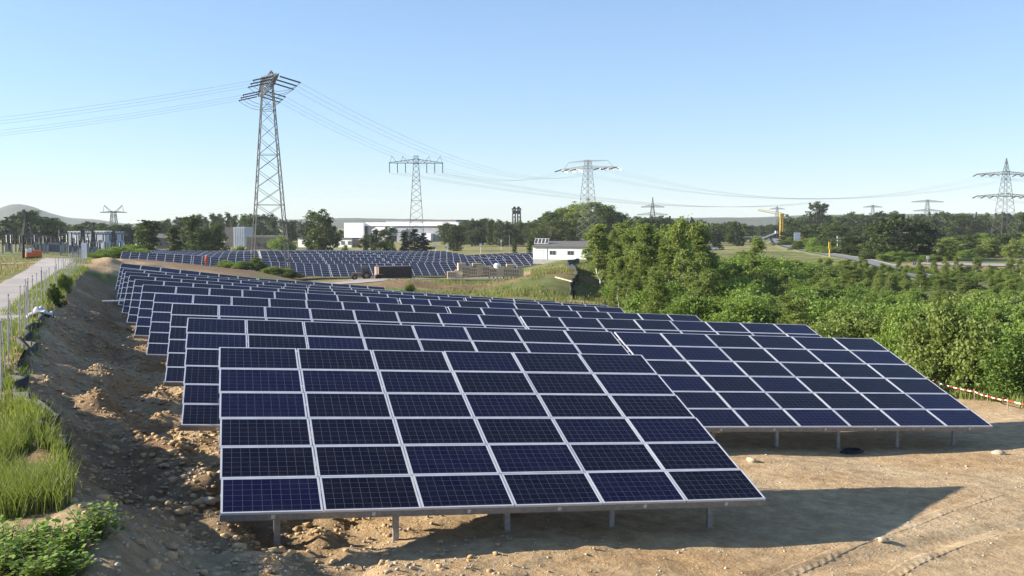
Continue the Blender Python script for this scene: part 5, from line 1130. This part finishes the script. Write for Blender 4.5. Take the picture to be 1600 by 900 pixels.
for a in pa: s_ = MB(); q = Vector((*spot(a[0], a[1]), zat(a[2], a[1])))-base_; gz_ = ground_z(q.x+base_.x, q.y+base_.y)-base_.z; s_.bar((q.x, q.y+.03, gz_-.2), (q.x, q.y+.03, q.z+.1), .02, 'wood_dark', 5); s_.build('stake', o)
# coil of cable under the second row, white plank, plastic sheet
x, y = gpt(1338, 712); b = MB()
for k in range(3):
    for i in range(16): a0, a1 = i/16*6.283, (i+1)/16*6.283; b.bar((math.cos(a0)*(.36-k*.05), math.sin(a0)*.2, .04+k*.03), (math.cos(a1)*(.36-k*.05), math.sin(a1)*.2, .04+k*.03), .02, 'rubber', 5)
tag(b.build('cable_coil', None, (x, y, ground_z(x, y))), 'black cable coil lying in the shade under the second-row table', 'cable')
x, y = spot(176, 64); b = MB(); b.box((-.7, -.1, -.05), (.7, .1, .03), 'white_paint'); b.bar((-.5, 0, -.05), (-.5, 0, -1.2), .03, 'wood_dark'); b.bar((.5, 0, -.05), (.5, 0, -1.2), .03, 'wood_dark'); tag(b.build('white_trestle', None, (x, y, zat(470, 64))), 'small white board on legs left of the near table ends', 'board')
xs_, ys_ = spot(72, 43); V_, F_ = [], []; nn = 16
for j in range(nn):
    for i in range(nn):
        u_, v_ = i/(nn-1), j/(nn-1); xx = xs_-.75+u_*1.0; yy = ys_-.8+v_*1.5; V_.append((xx, yy, ground_z(xx, yy)+.12+.16*math.sin(u_*9+v_*5)*math.sin(v_*11)+.18*math.exp(-((u_-.4)/.3)**2)))
for j in range(nn-1):
    for i in range(nn-1): a = j*nn+i; F_.append((a, a+1, a+nn+1, a+nn))
tag(link('plastic_sheet', np_mesh('plastic_sheet', V_, F_, ['plastic_sheet'])), 'crumpled pale plastic sheet lying on the bank beside the fence poles', 'sheet')
o = bpy.data.objects['plastic_sheet']; md = o.modifiers.new('thick', 'SOLIDIFY'); md.thickness = .02
# fence poles along the track
def fpole():
    R_ = empty('fence_pole', label='thin pale pole of the fence between gravel track and bank', cat='pole', group='poles of the fence along the gravel track'); b = MB(); b.bar((0, 0, -.3), (0, 0, 1.75), .016, 'pole_grey', 6); b.build('shaft', R_); b = MB(); b.bar((0, 0, 1.75), (0, 0, 1.8), .03, 'pole_grey', 6); b.build('cap', R_); return R_
fp = fpole(); first = True; y = 25; kk = 0
while y < 118:
    x = float(crest(y))-.65; o = fp if first else copy_tree(fp); first = False; o.location = (x+random.gauss(0, .05), y, ground_z(x, y)); o.rotation_euler = (random.gauss(0, .02), random.gauss(0, .03), 0); o.scale = (1, 1, random.uniform(.92, 1.08))
    y += 1.15 if kk % 9 != 8 else 3.6; kk += 1
# loose net sagging at the foot of the poles
ribbon('ground_net', [(float(crest(y_))-.3, y_) for y_ in (19, 23, 27, 31, 36, 42, 50)], .28, 'black_fabric', 'low dark fabric edge along the bank crest below the fence poles', 'fabric edge', .08)
x, y = spot(129, 108); g = ground_z(x, y); o = empty('flag_post', (x, y, g), 0, label='white flag on a post where the gravel track disappears', cat='flag'); b = MB(); b.bar((0, 0, -.2), (0, 0, 2.4), .04, 'white_paint'); b.build('pole', o); b = MB(); b.box((-.1, -.02, .6), (.45, .02, 2.3), 'white_paint'); b.build('cloth', o)

# ------------------------------------------------------------------ person in orange clothes before the far field
def person(px, d, py_foot, label):
    x, y = spot(px, d); g = ground_z(x, y); root = empty('person', (x, y, g), -YAW, label=label, cat='person')
    J = {'pel': (0, 0, .95), 'sp': (0, 0, 1.2), 'ch': (0, .01, 1.38), 'nk': (0, 0, 1.52), 'hd': (0, -.01, 1.62), 'tp': (0, 0, 1.75),
         'lh': (-.1, 0, .88), 'lk': (-.13, -.06, .48), 'la': (-.14, .02, .08), 'lt': (-.16, -.16, .04), 'rh': (.1, 0, .88), 'rk': (.14, .02, .48), 'ra': (.16, .1, .08), 'rt': (.17, -.08, .04),
         'ls': (-.2, 0, 1.42), 'le': (-.28, .02, 1.14), 'lw': (-.27, -.12, .92), 'lf': (-.26, -.17, .84), 'rs': (.2, 0, 1.42), 're': (.29, -.02, 1.15), 'rw': (.22, -.2, .98), 'rf': (.2, -.26, .92)}
    R_ = {'pel': .15, 'sp': .14, 'ch': .16, 'nk': .06, 'hd': .095, 'tp': .07, 'lh': .1, 'rh': .1, 'lk': .07, 'rk': .07, 'la': .05, 'ra': .05, 'lt': .035, 'rt': .035, 'ls': .08, 'rs': .08, 'le': .05, 're': .05, 'lw': .035, 'rw': .035, 'lf': .03, 'rf': .03}
    Ed = [('pel', 'sp'), ('sp', 'ch'), ('ch', 'nk'), ('nk', 'hd'), ('hd', 'tp'), ('pel', 'lh'), ('lh', 'lk'), ('lk', 'la'), ('la', 'lt'), ('pel', 'rh'), ('rh', 'rk'), ('rk', 'ra'), ('ra', 'rt'), ('ch', 'ls'), ('ls', 'le'), ('le', 'lw'), ('lw', 'lf'), ('ch', 'rs'), ('rs', 're'), ('re', 'rw'), ('rw', 'rf')]
    ks = list(J); me = bpy.data.meshes.new('body'); me.from_pydata([J[k] for k in ks], [(ks.index(a), ks.index(b)) for a, b in Ed], []); ob = link('body', me, root)
    sk = ob.modifiers.new('skin', 'SKIN'); 
    if not me.skin_vertices: 
        bm = bmesh.new(); bm.from_mesh(me); bm.verts.layers.skin.verify(); bm.to_mesh(me); bm.free()
    for i, k in enumerate(ks): me.skin_vertices[0].data[i].radius = (R_[k], R_[k]); me.skin_vertices[0].data[i].use_root = (k == 'pel')
    ob.modifiers.new('sub', 'SUBSURF').levels = 1
    dg = bpy.context.evaluated_depsgraph_get(); em = bpy.data.meshes.new_from_object(ob.evaluated_get(dg)); ob.modifiers.clear(); ob.data = em
    for m in ('red_orange_cloth', 'dark_cloth', 'skin'): em.materials.append(M[m])
    for p in em.polygons:
        c = p.center; p.material_index = 2 if (c.z > 1.53 or (c.z < 1.0 and abs(c.x) > .17 and c.z > .8 and c.y < -.08)) else (1 if c.z < .12 or .95 < c.z < 1.05 else 0); p.use_smooth = True
    b = MB(); b.bar((0, 0, 1.68), (0, 0, 1.79), .11, 'white_paint', 10, .06); b.build('helmet', root); return root
person(322, 168, 416, 'person in orange work clothes and pale helmet standing before the distant tables')

# ------------------------------------------------------------------ air
hz = bpy.data.meshes.new('haze'); x0_, x1_, y0_, y1_, z0_, z1_ = -4500, 5500, -1600, 5500, -30, 130
hz.from_pydata([(x0_, y0_, z0_), (x1_, y0_, z0_), (x1_, y1_, z0_), (x0_, y1_, z0_), (x0_, y0_, z1_), (x1_, y0_, z1_), (x1_, y1_, z1_), (x0_, y1_, z1_)], [], [(3, 2, 1, 0), (4, 5, 6, 7), (0, 1, 5, 4), (1, 2, 6, 5), (2, 3, 7, 6), (3, 0, 4, 7)])
hm = bpy.data.materials.new('haze_air'); hm.use_nodes = True; hm.node_tree.nodes.clear(); ou = N(hm, 'ShaderNodeOutputMaterial'); pv = N(hm, 'ShaderNodeVolumePrincipled'); pv.inputs['Color'].default_value = (.88, .95, 1, 1); pv.inputs['Density'].default_value = .00008; pv.inputs['Anisotropy'].default_value = .0
L(hm, pv.outputs[0], ou.inputs['Volume']); hz.materials.append(hm)
if True: tag(link('haze', hz), kind='stuff')
